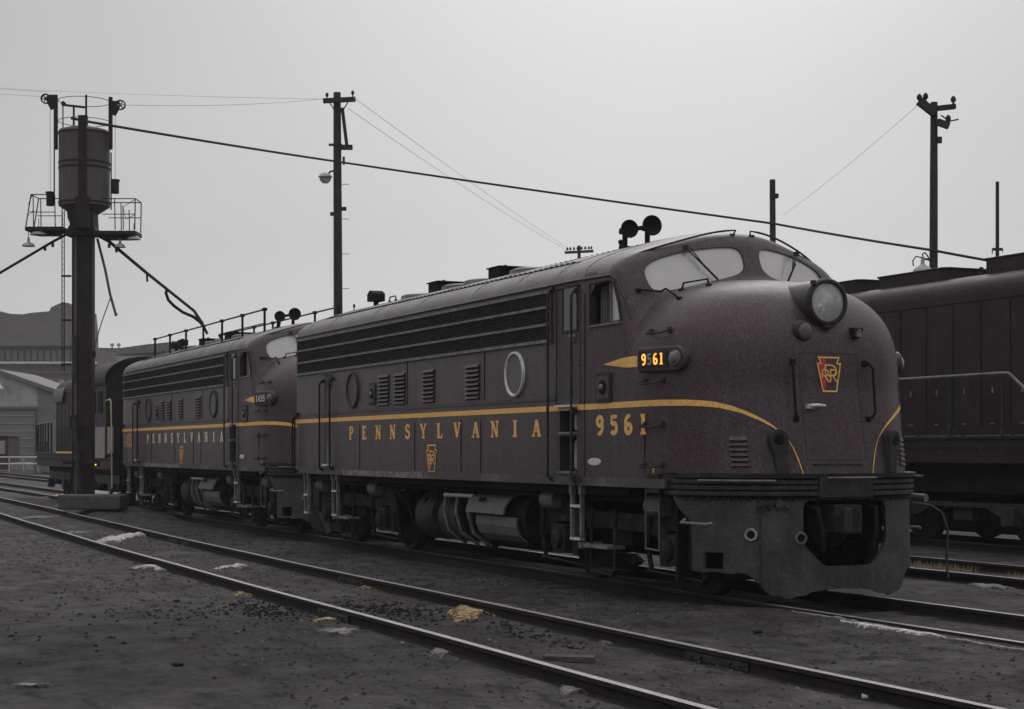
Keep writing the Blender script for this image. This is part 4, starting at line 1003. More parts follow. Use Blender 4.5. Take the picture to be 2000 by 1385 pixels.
MB().box((11.5, -1.515, 1.78), (1.5, .03, .85)).build('side_panel', POCKET, H2)
q = MB().box((12.55, -1.45, 1.80), (.9, .04, .80)).build('end_panel', POCKET, H2)
YEL = mat('worn_yellow_rail', (.50, .48, .30), .6, var=.3, scale=5)
q = MB().tube([(12.32, -1.5, 2.92), (12.9, -1.5, 2.94), (12.98, -1.5, 2.85), (13.1, -1.5, 1.9), (13.12, -1.5, .55)], .02, 6).build('handrail', YEL, H2)
q = MB().tube([(0.1, -1.5, 2.42), (2.2, -1.5, 2.46), (3.6, -1.5, 2.46)], .022, 6)
q.build('handrail', EDGE, H2); q = MB()
for x in (.12, .55, 1.05, 1.5, 2.0, 2.6, 3.2): q.mark().tube([(x, -1.5, 2.44), (x, -1.5, 1.5)], .03, 6)
q.mark().tube([(.12, -1.5, 1.6), (.55, -1.5, 2.4)], .02, 6)
q.each('rail_stanchion', IRON, H2)
MB().box((1.0, -1.44, 1.68), (1.9, .03, .34)).build('end_panel', EDGE, H2)
MB().box((6.6, 0, .98), (12.6, 2.2, .6)).box((6.6, -.9, .6), (2.6, .6, .6)).build('underframe', DARK, H2)
for xc in (2.7, 10.4): hood_truck(H2, xc, sp=1.2)
MB().box((5.8, -1.53, 1.50), (3.0, .02, .055)).build('yellow_step_edge', GOLD, H2)
P = at(188, 905.5, TY - 1.55) - H2.location
lm = MB().lathe(P, (.6, -1, 0), [(-.1, .07), (0, .075), (.01, .06)], 14).build('marker_lamp', IRON, H2)
MB().lathe(P + Vector((.02, -.035, 0)), (.6, -1, 0), [(0, .055), (.03, .03), (.035, .002)], 12).build('lamp_lens', mat('lit_marker', (1, .35, .06), .4, emit=(1, .32, .04), estr=3.5), lm)

# ------------------------------------------------------------ tracks
def rise(x):   # the yard climbs a little towards the far end
    t = min(1, max(0, (-x - 22) / 30)); return .12 * t * t * (3 - 2 * t)
RPROF = [(-.036, 0), (.036, 0), (.036, -.035), (.010, -.048), (.010, -.115), (.070, -.14), (-.070, -.14), (-.010, -.115), (-.010, -.048), (-.036, -.035)]
def rail_line(y, x0, x1, parent, zf=lambda x: 0.):
    xs = [x0]
    while xs[-1] < x1: xs.append(xs[-1] + 1.5)
    m = MB(); n = len(RPROF)
    for x in xs: m.v += [(x, y + a + .012 * math.sin(x * .7 + y), b + zf(x)) for a, b in RPROF]
    for i in range(len(xs) - 1):
        for j in range(n):
            a = i * n + j; b = i * n + (j + 1) % n; m.f.append((a, b, b + n, a + n))
    o = m.build('rail', [RAILS, RAILM], parent)
    for p in o.data.polygons: p.material_index = 1 if p.normal.z > .8 and p.center.z > zf(p.center.x) - .02 else 0
    return o
def track(ys, x0, x1, label, zf=lambda x: 0., ties=True, joints=()):
    t = empty('railway_track', ((x0 + x1) / 2, sum(ys) / 2, 0), label, 'railway track', 'yard tracks')
    t.location = (0, 0, 0)
    rs = [rail_line(y, x0, x1, t, zf) for y in ys]
    for k, x in joints:
        y = ys[k]; z = zf(x)
        q = MB()
        for s in (-1, 1):
            q.box((x, y + s * .026, z - .078), (.95, .022, .065))
            for b_ in (-.36, -.22, .22, .36): q.lathe((x + b_, y + s * .036, z - .075), (0, s, 0), [(0, .018), (.022, .016)], 6)
        q.build('joint_bar', IRON, rs[k], bevel=.004)
        MB().box((x, y, z + .0005), (.012, .074, .003)).build('rail_gap', DARK, rs[k])
    if ties:
        m = MB(); x = x0 + .3; random.seed(5)
        while x < x1:
            m.box((x, sum(ys) / 2 + random.uniform(-.05, .05), zf(x) - .215 + random.uniform(-.03, .012)), (.22, 2.6, .16), Matrix.Rotation(random.uniform(-.03, .03), 3, 'Z')); x += .58
        m.build('sleepers', WOOD, t)
    return t
def jx(px, Y): return at(px, 1000, Y).x
track((5.39, 6.99), -150, 8, 'bare curving track nearest the viewer, half buried in dirt', rise, ties=False, joints=((1, jx(1405, 6.99)), (1, jx(345, 6.99)), (1, jx(690, 6.99)), (0, jx(655, 5.39)), (1, jx(1000, 6.99) - 14)))
track((9.57, 11.11), -150, 10, 'middle track carrying the maroon engines')
track((14.25, 15.82), -150, 10, 'empty track right behind the maroon engines, dry weeds between its rails')
track((18.98, 20.52), -150, 10, 'farthest track, carrying the black hood engine')

# ------------------------------------------------------------ ground
def gz(x, y):
    r = rise(x) if y < 8.4 else rise(x) * max(0, 1 - (y - 8.4) / 1.2)
    n = mnoise.noise((x * .35, y * .35, 1)) * .030 + mnoise.noise((x * 1.3, y * 1.3, 5)) * .018 + mnoise.noise((x * 4.1, y * 4.1, 9)) * .014 + mnoise.noise((x * 9, y * 9, 3)) * .008
    for yr in (5.39, 6.99, 9.57, 11.11, 14.25, 15.82, 18.98, 20.52):
        d = abs(y - yr)
        if d < .25: n = n * (.3 + 2.8 * d) - (.012 if d < .12 else 0)
    g = -.128 + r + n
    if 7.15 < y < 9.3: g += .20 * max(0, 1 - ((x + 43.5) / 4.5) ** 2) * max(0, min(1, (y - 7.15) / .5))
    if x > -17 and 8.1 < y < 9.6:      # dirt banked against the buried rail
        t = min(1, (x + 17) / 2.5) * max(0, min(1, (y - 8.1) / 1.1)); g += (-.012 - g) * t * (.92 if y > 9.2 else .8) if y < 9.53 else 0
    for yr in (5.39, 6.99):
        d = abs(y - yr)
        if .05 < d < .5: g += .022 * (1 - (d - .05) / .45)
    return g
def axis(lo, hi, a, b, fine, grow=1.25):
    v = list(np.arange(a, b, fine)); s = fine
    while v[0] > lo: s *= grow; v.insert(0, v[0] - s)
    s = fine
    while v[-1] < hi: s *= grow; v.append(v[-1] + s)
    return v
def yfine():
    v = list(np.arange(3.2, 9.8, .045)) + list(np.arange(9.8, 17, .12)); s = .12
    while v[-1] < 700: s *= 1.2; v.append(v[-1] + s)
    s = .06
    while v[0] > -60: s *= 1.3; v.insert(0, v[0] - s)
    return v
def xfine():
    v = [2.0]; 
    while v[-1] > -62: v.append(v[-1] - (.05 + .0022 * abs(v[-1]) if v[-1] > -30 else .16))
    s = .2
    while v[-1] > -900: s *= 1.2; v.append(v[-1] - s)
    v = v[::-1]; s = .1
    while v[-1] < 300: s *= 1.3; v.append(v[-1] + s)
    return v
X_, Y_ = xfine(), yfine()
gv = [(x, y, gz(x, y) if (-140 < x < 20 and -5 < y < 40) else -.13 + (rise(x) if y < 8.4 else 0)) for y in Y_ for x in X_]
nx = len(X_)
gf = [(j * nx + i, j * nx + i + 1, (j + 1) * nx + i + 1, (j + 1) * nx + i) for j in range(len(Y_) - 1) for i in range(nx - 1)]
gm = bpy.data.materials.new('cinder_dirt'); gm.use_nodes = True; n_ = gm.node_tree; pb = n_.nodes['Principled BSDF']; pb.inputs['Specular IOR Level'].default_value = .15
co = n_.nodes.new('ShaderNodeTexCoord')
def gnoise(scale, detail=8, rough=.65, stretch=None, off=0.):
    mp = n_.nodes.new('ShaderNodeMapping'); mp.inputs['Location'].default_value = (off, off * .7, 0)
    if stretch: mp.inputs['Scale'].default_value = stretch; mp.inputs['Rotation'].default_value = (0, 0, R(-50))
    n_.links.new(co.outputs['Object'], mp.inputs[0])
    z = n_.nodes.new('ShaderNodeTexNoise'); z.inputs['Scale'].default_value = scale; z.inputs['Detail'].default_value = detail; z.inputs['Roughness'].default_value = rough
    n_.links.new(mp.outputs[0], z.inputs['Vector']); return z.outputs['Fac']
def gramp(src, stops):
    r = n_.nodes.new('ShaderNodeValToRGB'); e = r.color_ramp.elements
    e[0].position, e[0].color = stops[0][0], (*stops[0][1], 1); e[1].position, e[1].color = stops[-1][0], (*stops[-1][1], 1)
    for p, c in stops[1:-1]: q = e.new(p); q.color = (*c, 1)
    n_.links.new(src, r.inputs[0]); return r.outputs[0]
def gmix(a, b, fac, mode='MIX'):
    m = n_.nodes.new('ShaderNodeMix'); m.data_type = 'RGBA'; m.blend_type = mode
    if isinstance(fac, (int, float)): m.inputs[0].default_value = fac
    else: n_.links.new(fac, m.inputs[0])
    n_.links.new(a, m.inputs[6])
    if isinstance(b, tuple): m.inputs[7].default_value = (*b, 1)
    else: n_.links.new(b, m.inputs[7])
    return m.outputs[2]
def gmask(src, a, b, hi=1.):
    q = n_.nodes.new('ShaderNodeMapRange'); q.inputs['From Min'].default_value = a; q.inputs['From Max'].default_value = b; q.inputs['To Max'].default_value = hi
    n_.links.new(src, q.inputs[0]); return q.outputs[0]
base = gramp(gnoise(1.5, 12, .78), [(.36, (.046, .0435, .043)), (.5, (.088, .084, .083)), (.64, (.150, .144, .142))])
base = gmix(base, (.055, .036, .042), gmask(gnoise(.6, off=7), .5, .60, .5))
base = gmix(base, (.013, .0125, .012), gmask(gnoise(2.0, stretch=(1, 2.6, 1), off=3), .53, .62, .7))
base = gmix(base, (.007, .0066, .0065), gmask(gnoise(8, 12, .82), .56, .62, .85))
base = gmix(base, (.125, .12, .117), gmask(gnoise(5.5, 12, .82, off=11), .55, .64, .65))
base = gmix(base, (.22, .215, .205), gmask(gnoise(1.7, 12, .78, stretch=(1, 4.5, 1), off=21), .60, .70, .7))
base = gmix(base, (.17, .165, .16), gmask(gnoise(38, 4, .8, off=2), .58, .66, .7))
# darker, oilier ground left of the near rail
dm = n_.nodes.new('ShaderNodeVectorMath'); dm.operation = 'DISTANCE'; n_.links.new(co.outputs['Object'], dm.inputs[0]); dm.inputs[1].default_value = (-14.5, 3.6, 0)
dn = n_.nodes.new('ShaderNodeMath'); dn.operation = 'MULTIPLY_ADD'; n_.links.new(gnoise(1.0, 8, .7, off=31), dn.inputs[0]); dn.inputs[1].default_value = 5.; n_.links.new(dm.outputs['Value'], dn.inputs[2])
dq = n_.nodes.new('ShaderNodeMapRange'); dq.inputs['From Min'].default_value = 4.; dq.inputs['From Max'].default_value = 7.; dq.inputs['To Min'].default_value = .5; dq.inputs['To Max'].default_value = 0.; n_.links.new(dn.outputs[0], dq.inputs[0])
base = gmix(base, (.011, .0108, .0098), dq.outputs[0])
n_.links.new(base, pb.inputs['Base Color']); 
n_.links.new(gmask(gnoise(2.2, off=4), .3, .7), pb.inputs['Roughness'])
rm = pb.inputs['Roughness'].links[0].from_node; rm.inputs['To Min'].default_value = .7; rm.inputs['To Max'].default_value = .95
b1 = n_.nodes.new('ShaderNodeBump'); b1.inputs['Strength'].default_value = 1.; b1.inputs['Distance'].default_value = .10; n_.links.new(gnoise(9, 10, .7), b1.inputs['Height'])
b2 = n_.nodes.new('ShaderNodeBump'); b2.inputs['Strength'].default_value = .9; b2.inputs['Distance'].default_value = .025; n_.links.new(gnoise(45, 6, .7), b2.inputs['Height']); n_.links.new(b1.outputs[0], b2.inputs['Normal'])
n_.links.new(b2.outputs[0], pb.inputs['Normal'])
g = MB(); g.v = gv; g.f = gf
go = g.build('ground', gm, smooth=False, fixn=False); tag(go, 'dark cinder and dirt ground of the rail yard', kind='structure')
go.data.polygons.foreach_set('use_smooth', [True] * len(go.data.polygons))

# ------------------------------------------------------------ spills, litter and weeds
def gp(px, py, lift=0.):
    """point on the ground seen at a pixel (the yard is nearly level)"""
    Y = None; z = -.12
    for _ in range(6):
        Z = (EYE - z) * FPX / (py - HORIZ); r_ = (px - 1000) / FPX * Z
        x, y = -Z * CT + r_ * ST, Z * ST + r_ * CT; z = gz(x, y)
    return Vector((x, y, z + lift))
SANDW = mat('white_sand', (.52, .51, .49), .95, var=.35, scale=9, tint=(.16, .155, .15), tint_scale=11, tint_at=.55, bump=.7, bscale=30, fade=True)
SANDG = mat('grey_sand', (.27, .265, .25), .95, var=.35, scale=9, tint=(.045, .042, .041), tint_scale=13, tint_at=.49, bump=.7, bscale=30, fade=True)
SANDY = mat('yellow_sand', (.50, .33, .15), .95, var=.35, scale=8, tint=(.07, .062, .052), tint_scale=12, tint_at=.49, bump=.7, bscale=30, fade=True)
def spill(px, py, wpx, hpx, m, label, h=.03, seed=0, name='sand_patch'):
    c = gp(px, py); k = (EYE + .12) / (py - HORIZ)      # metres per pixel across
    Z = k * FPX; a = wpx * k / 2 * 1.3; b = min(hpx * k * Z / (EYE + .12) / 2 * 1.5, 2.6)
    rt = Vector((ST, CT, 0)); fw = Vector((-CT, ST, 0)); random.seed(seed + int(px))
    ph = [random.uniform(0, 6.3) for _ in range(6)]
    mb = MB(); NR, NS = 14, 56; mb.v.append((0, 0, 0)); pts = [(0, 0)]
    for i in range(1, NR + 1):
        for j in range(NS):
            t = 2 * math.pi * j / NS; q = i / NR
            e = 1 + q * (.28 * math.sin(2 * t + ph[0]) + .22 * math.sin(3 * t + ph[1]) + .18 * math.sin(5 * t + ph[2]) + .14 * math.sin(9 * t + ph[3]) + .10 * math.sin(15 * t + ph[4]) + .07 * math.sin(23 * t + ph[5]))
            pts.append((a * q * math.cos(t) * e, b * q * math.sin(t) * e))
    V = []
    for i, (u, v) in enumerate(pts):
        p = c + rt * u + fw * v; q = 0 if i == 0 else ((i - 1) // NS + 1) / NR
        z = gz(p.x, p.y) + h * (1 - q ** 1.6) * (.45 + .9 * abs(mnoise.noise((p.x * 4, p.y * 4, seed)))) + .010 * mnoise.noise((p.x * 9, p.y * 9, 4)) + .018 - .05 * max(0, q - .8) / .2
        V.append((p.x - c.x, p.y - c.y, z - c.z))
    mb.v = V; mb.f = [(0, 1 + j, 1 + (j + 1) % NS) for j in range(NS)]
    for i in range(NR - 1):
        for j in range(NS):
            p, q = 1 + i * NS + j, 1 + i * NS + (j + 1) % NS; mb.f.append((p, p + NS, q + NS, q))
    o = mb.build(name, m, smooth=True, fixn=False); o.location = c
    qa = o.data.attributes.new('q', 'FLOAT', 'POINT'); qa.data.foreach_set('value', [0.] + [(i // NS + 1) / NR for i in range(NR * NS)])
    return tag(o, label, 'sand spill', 'spilled locomotive sand patches')
spill(243, 1053, 50, 15, SANDW, 'small white heap of sand between the nearest rails, at far left', .09, 1)
spill(318, 1112, 75, 9, SANDW, 'long thin white sand streak beside the nearest rail', .03, 2)
spill(455, 1108, 40, 5, SANDW, 'short white sand dash between the nearest rails', .03, 3)
spill(130, 972, 60, 12, SANDY, 'orange sand heap beside the concrete block under the tower', .14, 4)
spill(185, 991, 90, 8, SANDY, 'thin yellow sand line in front of the concrete block', .04, 5)
spill(742, 1146, 55, 9, SANDY, 'orange streak of sand just left of centre between the near rails', .03, 6)
spill(935, 1191, 95, 20, SANDY, 'largest orange sand patch, between the near rails below the fuel tank', .04, 7)
spill(497, 1162, 46, 14, SANDY, 'faint yellow stain outside the nearest rail', .02, 8)
spill(1215, 1252, 60, 15, SANDG, 'pale grey sand patch against the far rail of the near track', .03, 9)
spill(880, 1276, 60, 18, SANDG, 'pale grey sand scatter outside the nearest rail, below the orange patch', .02, 10)
spill(1125, 1350, 60, 14, SANDG, 'grey and yellowish sand scatter near the bottom centre', .02, 11)
spill(1505, 1320, 80, 15, SANDY, 'yellowish sand patch below the rail joint at right', .02, 12)
spill(1420, 1303, 55, 8, SANDG, 'small pale sand smear right under the rail joint', .02, 13)
spill(1815, 1196, 45, 6, SANDY, 'small orange sand trace between the rails right of the pilot', .02, 16)
spill(1930, 1146, 70, 9, SANDG, 'pale sand patch between the middle and far tracks at the right edge', .03, 17)
spill(665, 1236, 55, 8, SANDG, 'grey white smear outside the nearest rail, left of centre', .02, 18)
spill(60, 1342, 55, 4, SANDG, 'thin pale dash in the dirt at the bottom left', .01, 19)
spill(640, 1212, 36, 5, SANDY, 'tiny yellow smear near the nearest rail, left of centre', .015, 20)
spill(70, 1013, 60, 5, SANDG, 'pale smear between the near rails at the far left edge', .02, 21)
spill(150, 1041, 40, 4, SANDG, 'narrow pale streak just outside the near rail at far left', .02, 22)

def ridge(px0, px1, Y, wd, m, label, h, seed):
    x0, x1 = at(px0, 1200, Y).x, at(px1, 1200, Y).x; n = 60; mb = MB(); c = Vector(((x0 + x1) / 2, Y, 0)); random.seed(seed)
    for i in range(n + 1):
        t = i / n; x = x0 + (x1 - x0) * t; w_ = wd * math.sin(math.pi * t) ** .5 * (.55 + .9 * abs(mnoise.noise((x * 1.7, seed, 0)))); yc = Y + .06 * mnoise.noise((x * 1.3, seed, 5))
        for j in range(7):
            u = j / 3 - 1; y = yc + u * w_; mb.v.append((x - c.x, y - c.y, gz(x, y) + .012 + h * (1 - u * u) * (.5 + mnoise.noise((x * 5, y * 5, 2))) - .03 * (abs(u) > .9)))
    mb.f = [(i * 7 + j, (i + 1) * 7 + j, (i + 1) * 7 + j + 1, i * 7 + j + 1) for i in range(n) for j in range(6)]
    o = mb.build('sand_patch', m, smooth=True, fixn=False); o.location = c
    qa = o.data.attributes.new('q', 'FLOAT', 'POINT'); qa.data.foreach_set('value', [abs(j / 3 - 1) for i in range(n + 1) for j in range(7)])
    tag(o, label, 'sand spill', 'spilled locomotive sand patches')
ridge(1545, 1760, 9.38, .07, SANDG, 'long pale sand ridge along the buried rail in front of the pilot', .02, 3)
ridge(1640, 1850, 9.30, .10, SANDW, 'whitest ridge of sand along the buried rail at right', .02, 5)
ridge(1840, 2080, 9.25, .08, SANDG, 'faint sand streak along the buried rail at the right edge', .015, 8)
def rock(px, py, r_, m, name, label, cat, flat=.6, seed=0, group=None):
    bm = bmesh.new(); bmesh.ops.create_icosphere(bm, subdivisions=3, radius=r_)
    for v in bm.verts:
        k = 1 + .45 * mnoise.noise(v.co * (2.2 / r_) + Vector((seed, 0, 0))) + .2 * mnoise.noise(v.co * (6 / r_) + Vector((seed, 3, 0)))
        v.co *= k; v.co.z *= flat
    me = bpy.data.meshes.new(name); bm.to_mesh(me); bm.free(); me.materials.append(m)
    o = bpy.data.objects.new(name, me); COL.objects.link(o); p = gp(px, py); o.location = p + Vector((0, 0, r_ * flat * .45)); o.rotation_euler.z = seed
    return tag(o, label, cat, group)
rock(803, 1085, .085, mat('pale_rock', (.42, .39, .30), .9, var=.4, scale=20), 'rock', 'pale yellowish lump lying beside the engine under the road name', 'rock', .65, 3)
rock(1215 + 170, 1168, .12, mat('mauve_cloth', (.10, .062, .080), .95, var=.5, scale=20, bump=.8), 'crumpled_rag', 'crumpled mauve rag on the dirt beside the pilot', 'rag', .22, 8)
random.seed(11)
for i, (px, py, lb) in enumerate([(455, 1183, 'dark clod in the dirt at left, nearer the rail'), (345, 1176, 'dark clod in the dirt at left, farther from the rail'), (348, 1300, 'dark flat clod alone in the bottom left'), (1480, 1236, 'dark clod between the tracks at the right'), (930, 1085, 'grey stone beside the engine below the tank panel')]):
    rock(px, py, .045, DARK if i < 4 else GREY, 'clod', lb, 'clod', .4, i + 20)
def slab(name, px, py, dims, m, label, cat, rz=0., lift=0., tilt=0.):
    o = MB().box((0, 0, dims[2] / 2), dims).build(name, m, bevel=min(dims) * .15); p = gp(px, py)
    o.location = p + Vector((0, 0, lift)); o.rotation_euler = (tilt, 0, rz); return tag(o, label, cat)
slab('timber_offcut', 1112, 1292, (.42, .16, .05), WOOD, 'dark timber offcut lying between the near rails at bottom centre', 'timber', 1.0, .0)
o = slab('paper_scrap', 1708, 1371, (.17, .07, .02), mat('white_paper', (.72, .72, .71), .8, var=.1), 'white scrap of paper in the dirt at the bottom right', 'litter', .9, .01, .15)
slab('red_stick', 866, 1093, (.11, .02, .02), mat('red_plastic', (.38, .04, .045), .5, var=.2), 'short red stick beside the engine', 'litter', 1.2, .01)
slab('board', 1306, 1150, (.55, .05, .03), CONC, 'weathered board lying along the ladder below the front truck', 'timber', .25, .005)
slab('board', 737, 1064, (.62, .08, .03), CONC, 'grey board on the ground beside the rear truck', 'timber', .15, .0)
o = MB().lathe((0, 0, 0), (1, 0, 0), [(0, .02), (.02, .09), (3.4, .05), (3.42, .02)], 16).build('white_pipe', LEDGE, smooth=True); o.location = at(146, 960, 8.6); o.rotation_euler.z = R(10); tag(o, 'white pipe lying on the ground behind the concrete block', 'pipe')
o = MB().box((0, 0, 0), (1.55, .7, .36)).build('concrete_block', CONC, bevel=.04); o.location = at(182, 985, 7.62); o.location.z = at(182, 966, 7.62).z - .18; o.rotation_euler.z = R(62); tag(o, 'grey concrete footing block at the foot of the sanding tower', 'concrete block')
# dry weeds between the far rails
wm = mat('dry_grass', (.36, .27, .16), .95, var=.5, scale=2, tint=(.16, .14, .09), tint_scale=2.5, tint_at=.5)
mb = MB(); random.seed(9)
for i in range(16000):
    x = random.uniform(-26, -8); y = 14.32 + random.random() * 1.6
    if mnoise.noise((x * .9, y * .9, 2)) < -.12: continue
    h = random.uniform(.03, .13); a = random.uniform(0, 6.3); l = random.uniform(-.06, .06); wd = .006
    mb.add([(x - wd * math.cos(a), y - wd * math.sin(a), -.14), (x + wd * math.cos(a), y + wd * math.sin(a), -.14), (x + l, y + l * math.sin(a), -.14 + h)], [(0, 1, 2)])
tag(mb.build('dry_weeds', wm, fixn=False), 'tan dry weeds growing between the rails of the empty track', 'weeds', kind='stuff')
for nm, col, cnt, sd, szs in (('cinders', (.022, .020, .020), 11000, 2, (.005, .007, .009, .012, .019)), ('pale_gravel', (.13, .125, .12), 1300, 6, (.005, .007, .010, .016))):
    mb = MB(); random.seed(sd)
    for i in range(cnt):   # cinders and pebbles
        x = -4 - 30 * random.random() ** 1.3; y = random.uniform(3.4, 9.4); s = random.choice(szs) * (1 + random.random())
        if mnoise.noise((x * .8, y * .8, sd)) < random.uniform(-.6, .1): continue
        z = gz(x, y); vs = [(x + s * random.uniform(.5, 1) * dx, y + s * random.uniform(.5, 1) * dy, z + s * .5 * dz) for dx, dy, dz in ((1, 0, 0), (.6, .8, .3), (0, 1, 0), (-1, 0, .2), (-.5, -.8, 0), (0, -1, .3), (.1, .1, 1.3), (0, 0, -1))]
        mb.add(vs, [(0, 1, 6), (1, 2, 6), (2, 3, 6), (3, 4, 6), (4, 5, 6), (5, 0, 6)])
    tag(mb.build(nm, mat(nm, col, .9, var=.6, scale=30), fixn=False), 'dark loose cinders strewn over the dirt' if sd == 2 else 'scattered pale gravel chips lying among the cinders', 'gravel', kind='stuff')

mb = MB(); random.seed(21)
for (pxa, pya, sx_, sy_, cnt) in ((600, 1186, .55, .55, 420), (520, 1200, .5, .25, 160), (780, 1196, .6, .22, 300), (700, 1215, .6, .12, 120), (330, 1205, .35, .2, 30), (1000, 1235, .7, .10, 120), (90, 1215, 1.8, .9, 130)):
    c = gp(pxa, pya)
    for i in range(cnt):
        x = c.x + random.gauss(0, sx_); y = c.y + random.gauss(0, sy_)
        if abs(y - 5.39) < .06 or abs(y - 6.99) < .06: continue
        s = random.uniform(.008, .03); z = gz(x, y)
        vs = [(x + s * random.uniform(.5, 1.2) * dx, y + s * random.uniform(.5, 1.2) * dy, z + s * .55 * dz) for dx, dy, dz in ((1, 0, 0), (.6, .8, .3), (0, 1, 0), (-1, 0, .2), (-.5, -.8, 0), (0, -1, .3), (.1, .1, 1.3))]
        mb.add(vs, [(0, 1, 6), (1, 2, 6), (2, 3, 6), (3, 4, 6), (4, 5, 6), (5, 0, 6)])
tag(mb.build('coal_debris', mat('coal', (.006, .0055, .0055), .85, var=.5, scale=30, spec=.2), fixn=False), 'black coal lumps and rotted scraps in ragged drifts beside the near rails', 'debris', kind='stuff')

# ------------------------------------------------------------ sanding tower
def facing(name, px, Y, label, cat, group=None):
    """an upright thing whose local x runs along the photograph's width; returns it and a mapper from pixels"""
    p = at(px, HORIZ, Y); e = empty(name, (p.x, p.y, 0), label, cat, group, rz=R(90) - THETA); k = mpp(px, Y)
    return e, (lambda x, y, d=0.: Vector(((x - px) * k, d, EYE + (HORIZ - y) * k))), k
TW, f, k = facing('sanding_tower', 163, 7.9, 'tall dark steel sanding tower with round tank and lamp platforms', 'sanding tower')
c0, c1 = f(141, 450), f(185, 985)
MB().box(((c0.x + c1.x) / 2, 0, (c0.z - .1) / 2 + 0), (c1.x - c0.x - .06, .34, c0.z + .2)).build('column', STEEL, TW, bevel=.02)
MB().box((f(151, 0).x, -.178, 3.8), (.06, .02, 7.2)).build('column_flange', TANKM, TW)
cx = f(162, 0).x
r0 = 49 * k
MB().lathe((cx, .15, 0), (0, 0, 1), [(f(0, 458).z, .20), (f(0, 420).z, .30), (f(0, 404).z, r0 * .93), (f(0, 402).z, r0), (f(0, 262).z, r0), (f(0, 258).z, r0 * 1.02), (f(0, 254).z, r0 * .98), (f(0, 248).z, r0 * .6), (f(0, 247).z, .002)], 40).build('sand_tank', TANKM, TW, smooth=True)
q = MB()
for y in (262, 320, 330, 398): q.mark().lathe((cx, .15, f(0, y).z), (0, 0, 1), [(0, r0), (0, r0 + .012), (.05, r0 + .012), (.05, r0)], 40, cap=False)
q.each('tank_band', STEEL, TW)
MB().box((f(171, 0).x, -r0 + .13, f(0, 325).z), (.20, .06, 2.0)).box((f(170, 0).x, -.4, f(0, 420).z), (.35, .3, .8)).build('tank_pipe', STEEL, TW)
q = MB().prism([(f(136, 412).x, f(136, 412).z), (f(186, 408).x, f(186, 408).z), (f(188, 445).x, f(0, 445).z), (f(196, 462).x, f(0, 462).z), (f(130, 462).x, f(0, 462).z), (f(142, 440).x, f(0, 440).z), (f(137, 428).x, f(0, 428).z)], (0, -.3, 0), (1, 0, 0), (0, 0, 1), (0, .6, 0)).build('column_head', STEEL, TW, bevel=.03)
for xa, xb, ya in ((108, 0, 188), (215, 0, 198)):
    q = MB().box((f(xa + 1, 0).x, 0, (f(0, 190).z + f(0, 292).z) / 2), (.09, .09, f(0, 190).z - f(0, 292).z)).build('pulley_post', STEEL, TW)
for a, b, s in ((97, 193, -1), (228, 205, 1)):
    q = MB(); c = f(a - s * 0, b); 
    pu = MB().lathe(c + Vector((s * .1, -.04, 0)), (0, 1, 0), [(0, .13), (.02, .10), (.06, .10), (.08, .13)], 22, cap=False)
    for t in range(6): pu.tube([c + Vector((s * .1, 0, 0)), c + Vector((s * .1 + .12 * math.cos(t * 1.047), 0, .12 * math.sin(t * 1.047)))], .014, 5)
    pu.lathe(c + Vector((s * .1, -.04, 0)), (0, 1, 0), [(0, .035), (.08, .035)], 10).build('pulley_wheel', STEEL, TW)
    MB().box(c + Vector((-s * .07, 0, 0)), (.26, .08, .20)).box(c + Vector((-s * .05, 0, -.17)), (.14, .06, .2), Matrix.Rotation(s * .5, 3, 'Y')).build('pulley_bracket', STEEL, TW)
for zt in (196, 236):
    q = MB(); rr = 50 * k
    q.tube([(cx + rr * math.cos(t * math.pi / 16), .15 + rr * math.sin(t * math.pi / 16), f(0, zt).z) for t in range(33)], .009, 5, cap=False); q.build('top_rail', STEEL, TW)
q = MB().tube([f(174, 190, -.3), f(174, 252, -.3)], .03, 6).tube([f(127, 208, -.2), f(172, 213, -.2)], .03, 6).tube([f(127, 200, -.2), f(127, 252, -.2)], .018, 6).tube([f(148, 212, -.2), f(148, 248, -.2)], .03, 6).tube([f(143, 234, -.2), f(172, 240, -.25)], .035, 6)
q.box(f(167, 240, -.25), (.22, .15, .28)).lathe(f(128, 206, -.2), (0, 1, 0), [(-.03, .06), (.03, .06)], 10).build('top_pipework', STEEL, TW)
q = MB()
for x in (127.5, 124, 136): pass
for x in (123, 127.5): q.tube([f(x, 412, -.1), f(x, 725, -.1)], .014, 5)
for y in range(418, 722, 11): q.tube([f(123, y, -.1), f(127.5, y, -.1)], .007, 4)
for y in (540, 626, 712): q.tube([f(122, y, -.1), f(141, y, -.1)], .028, 6)
q.build('ladder', STEEL, TW)
q = MB().tube([f(106, 290), f(106, 400)], .02, 6).tube([f(217, 298), f(217, 410)], .02, 6).build('guide_pipe', STEEL, TW)
for x, y in ((98, 390), (225, 366)):
    q = MB().lathe(f(x, y + 12), (0, 0, 1), [(0, .10), (.30, .10), (.32, .12), (.36, .12)], 14).tube([f(x, y - 12), f(x, 205)], .006, 4).build('counterweight', STEEL, TW)
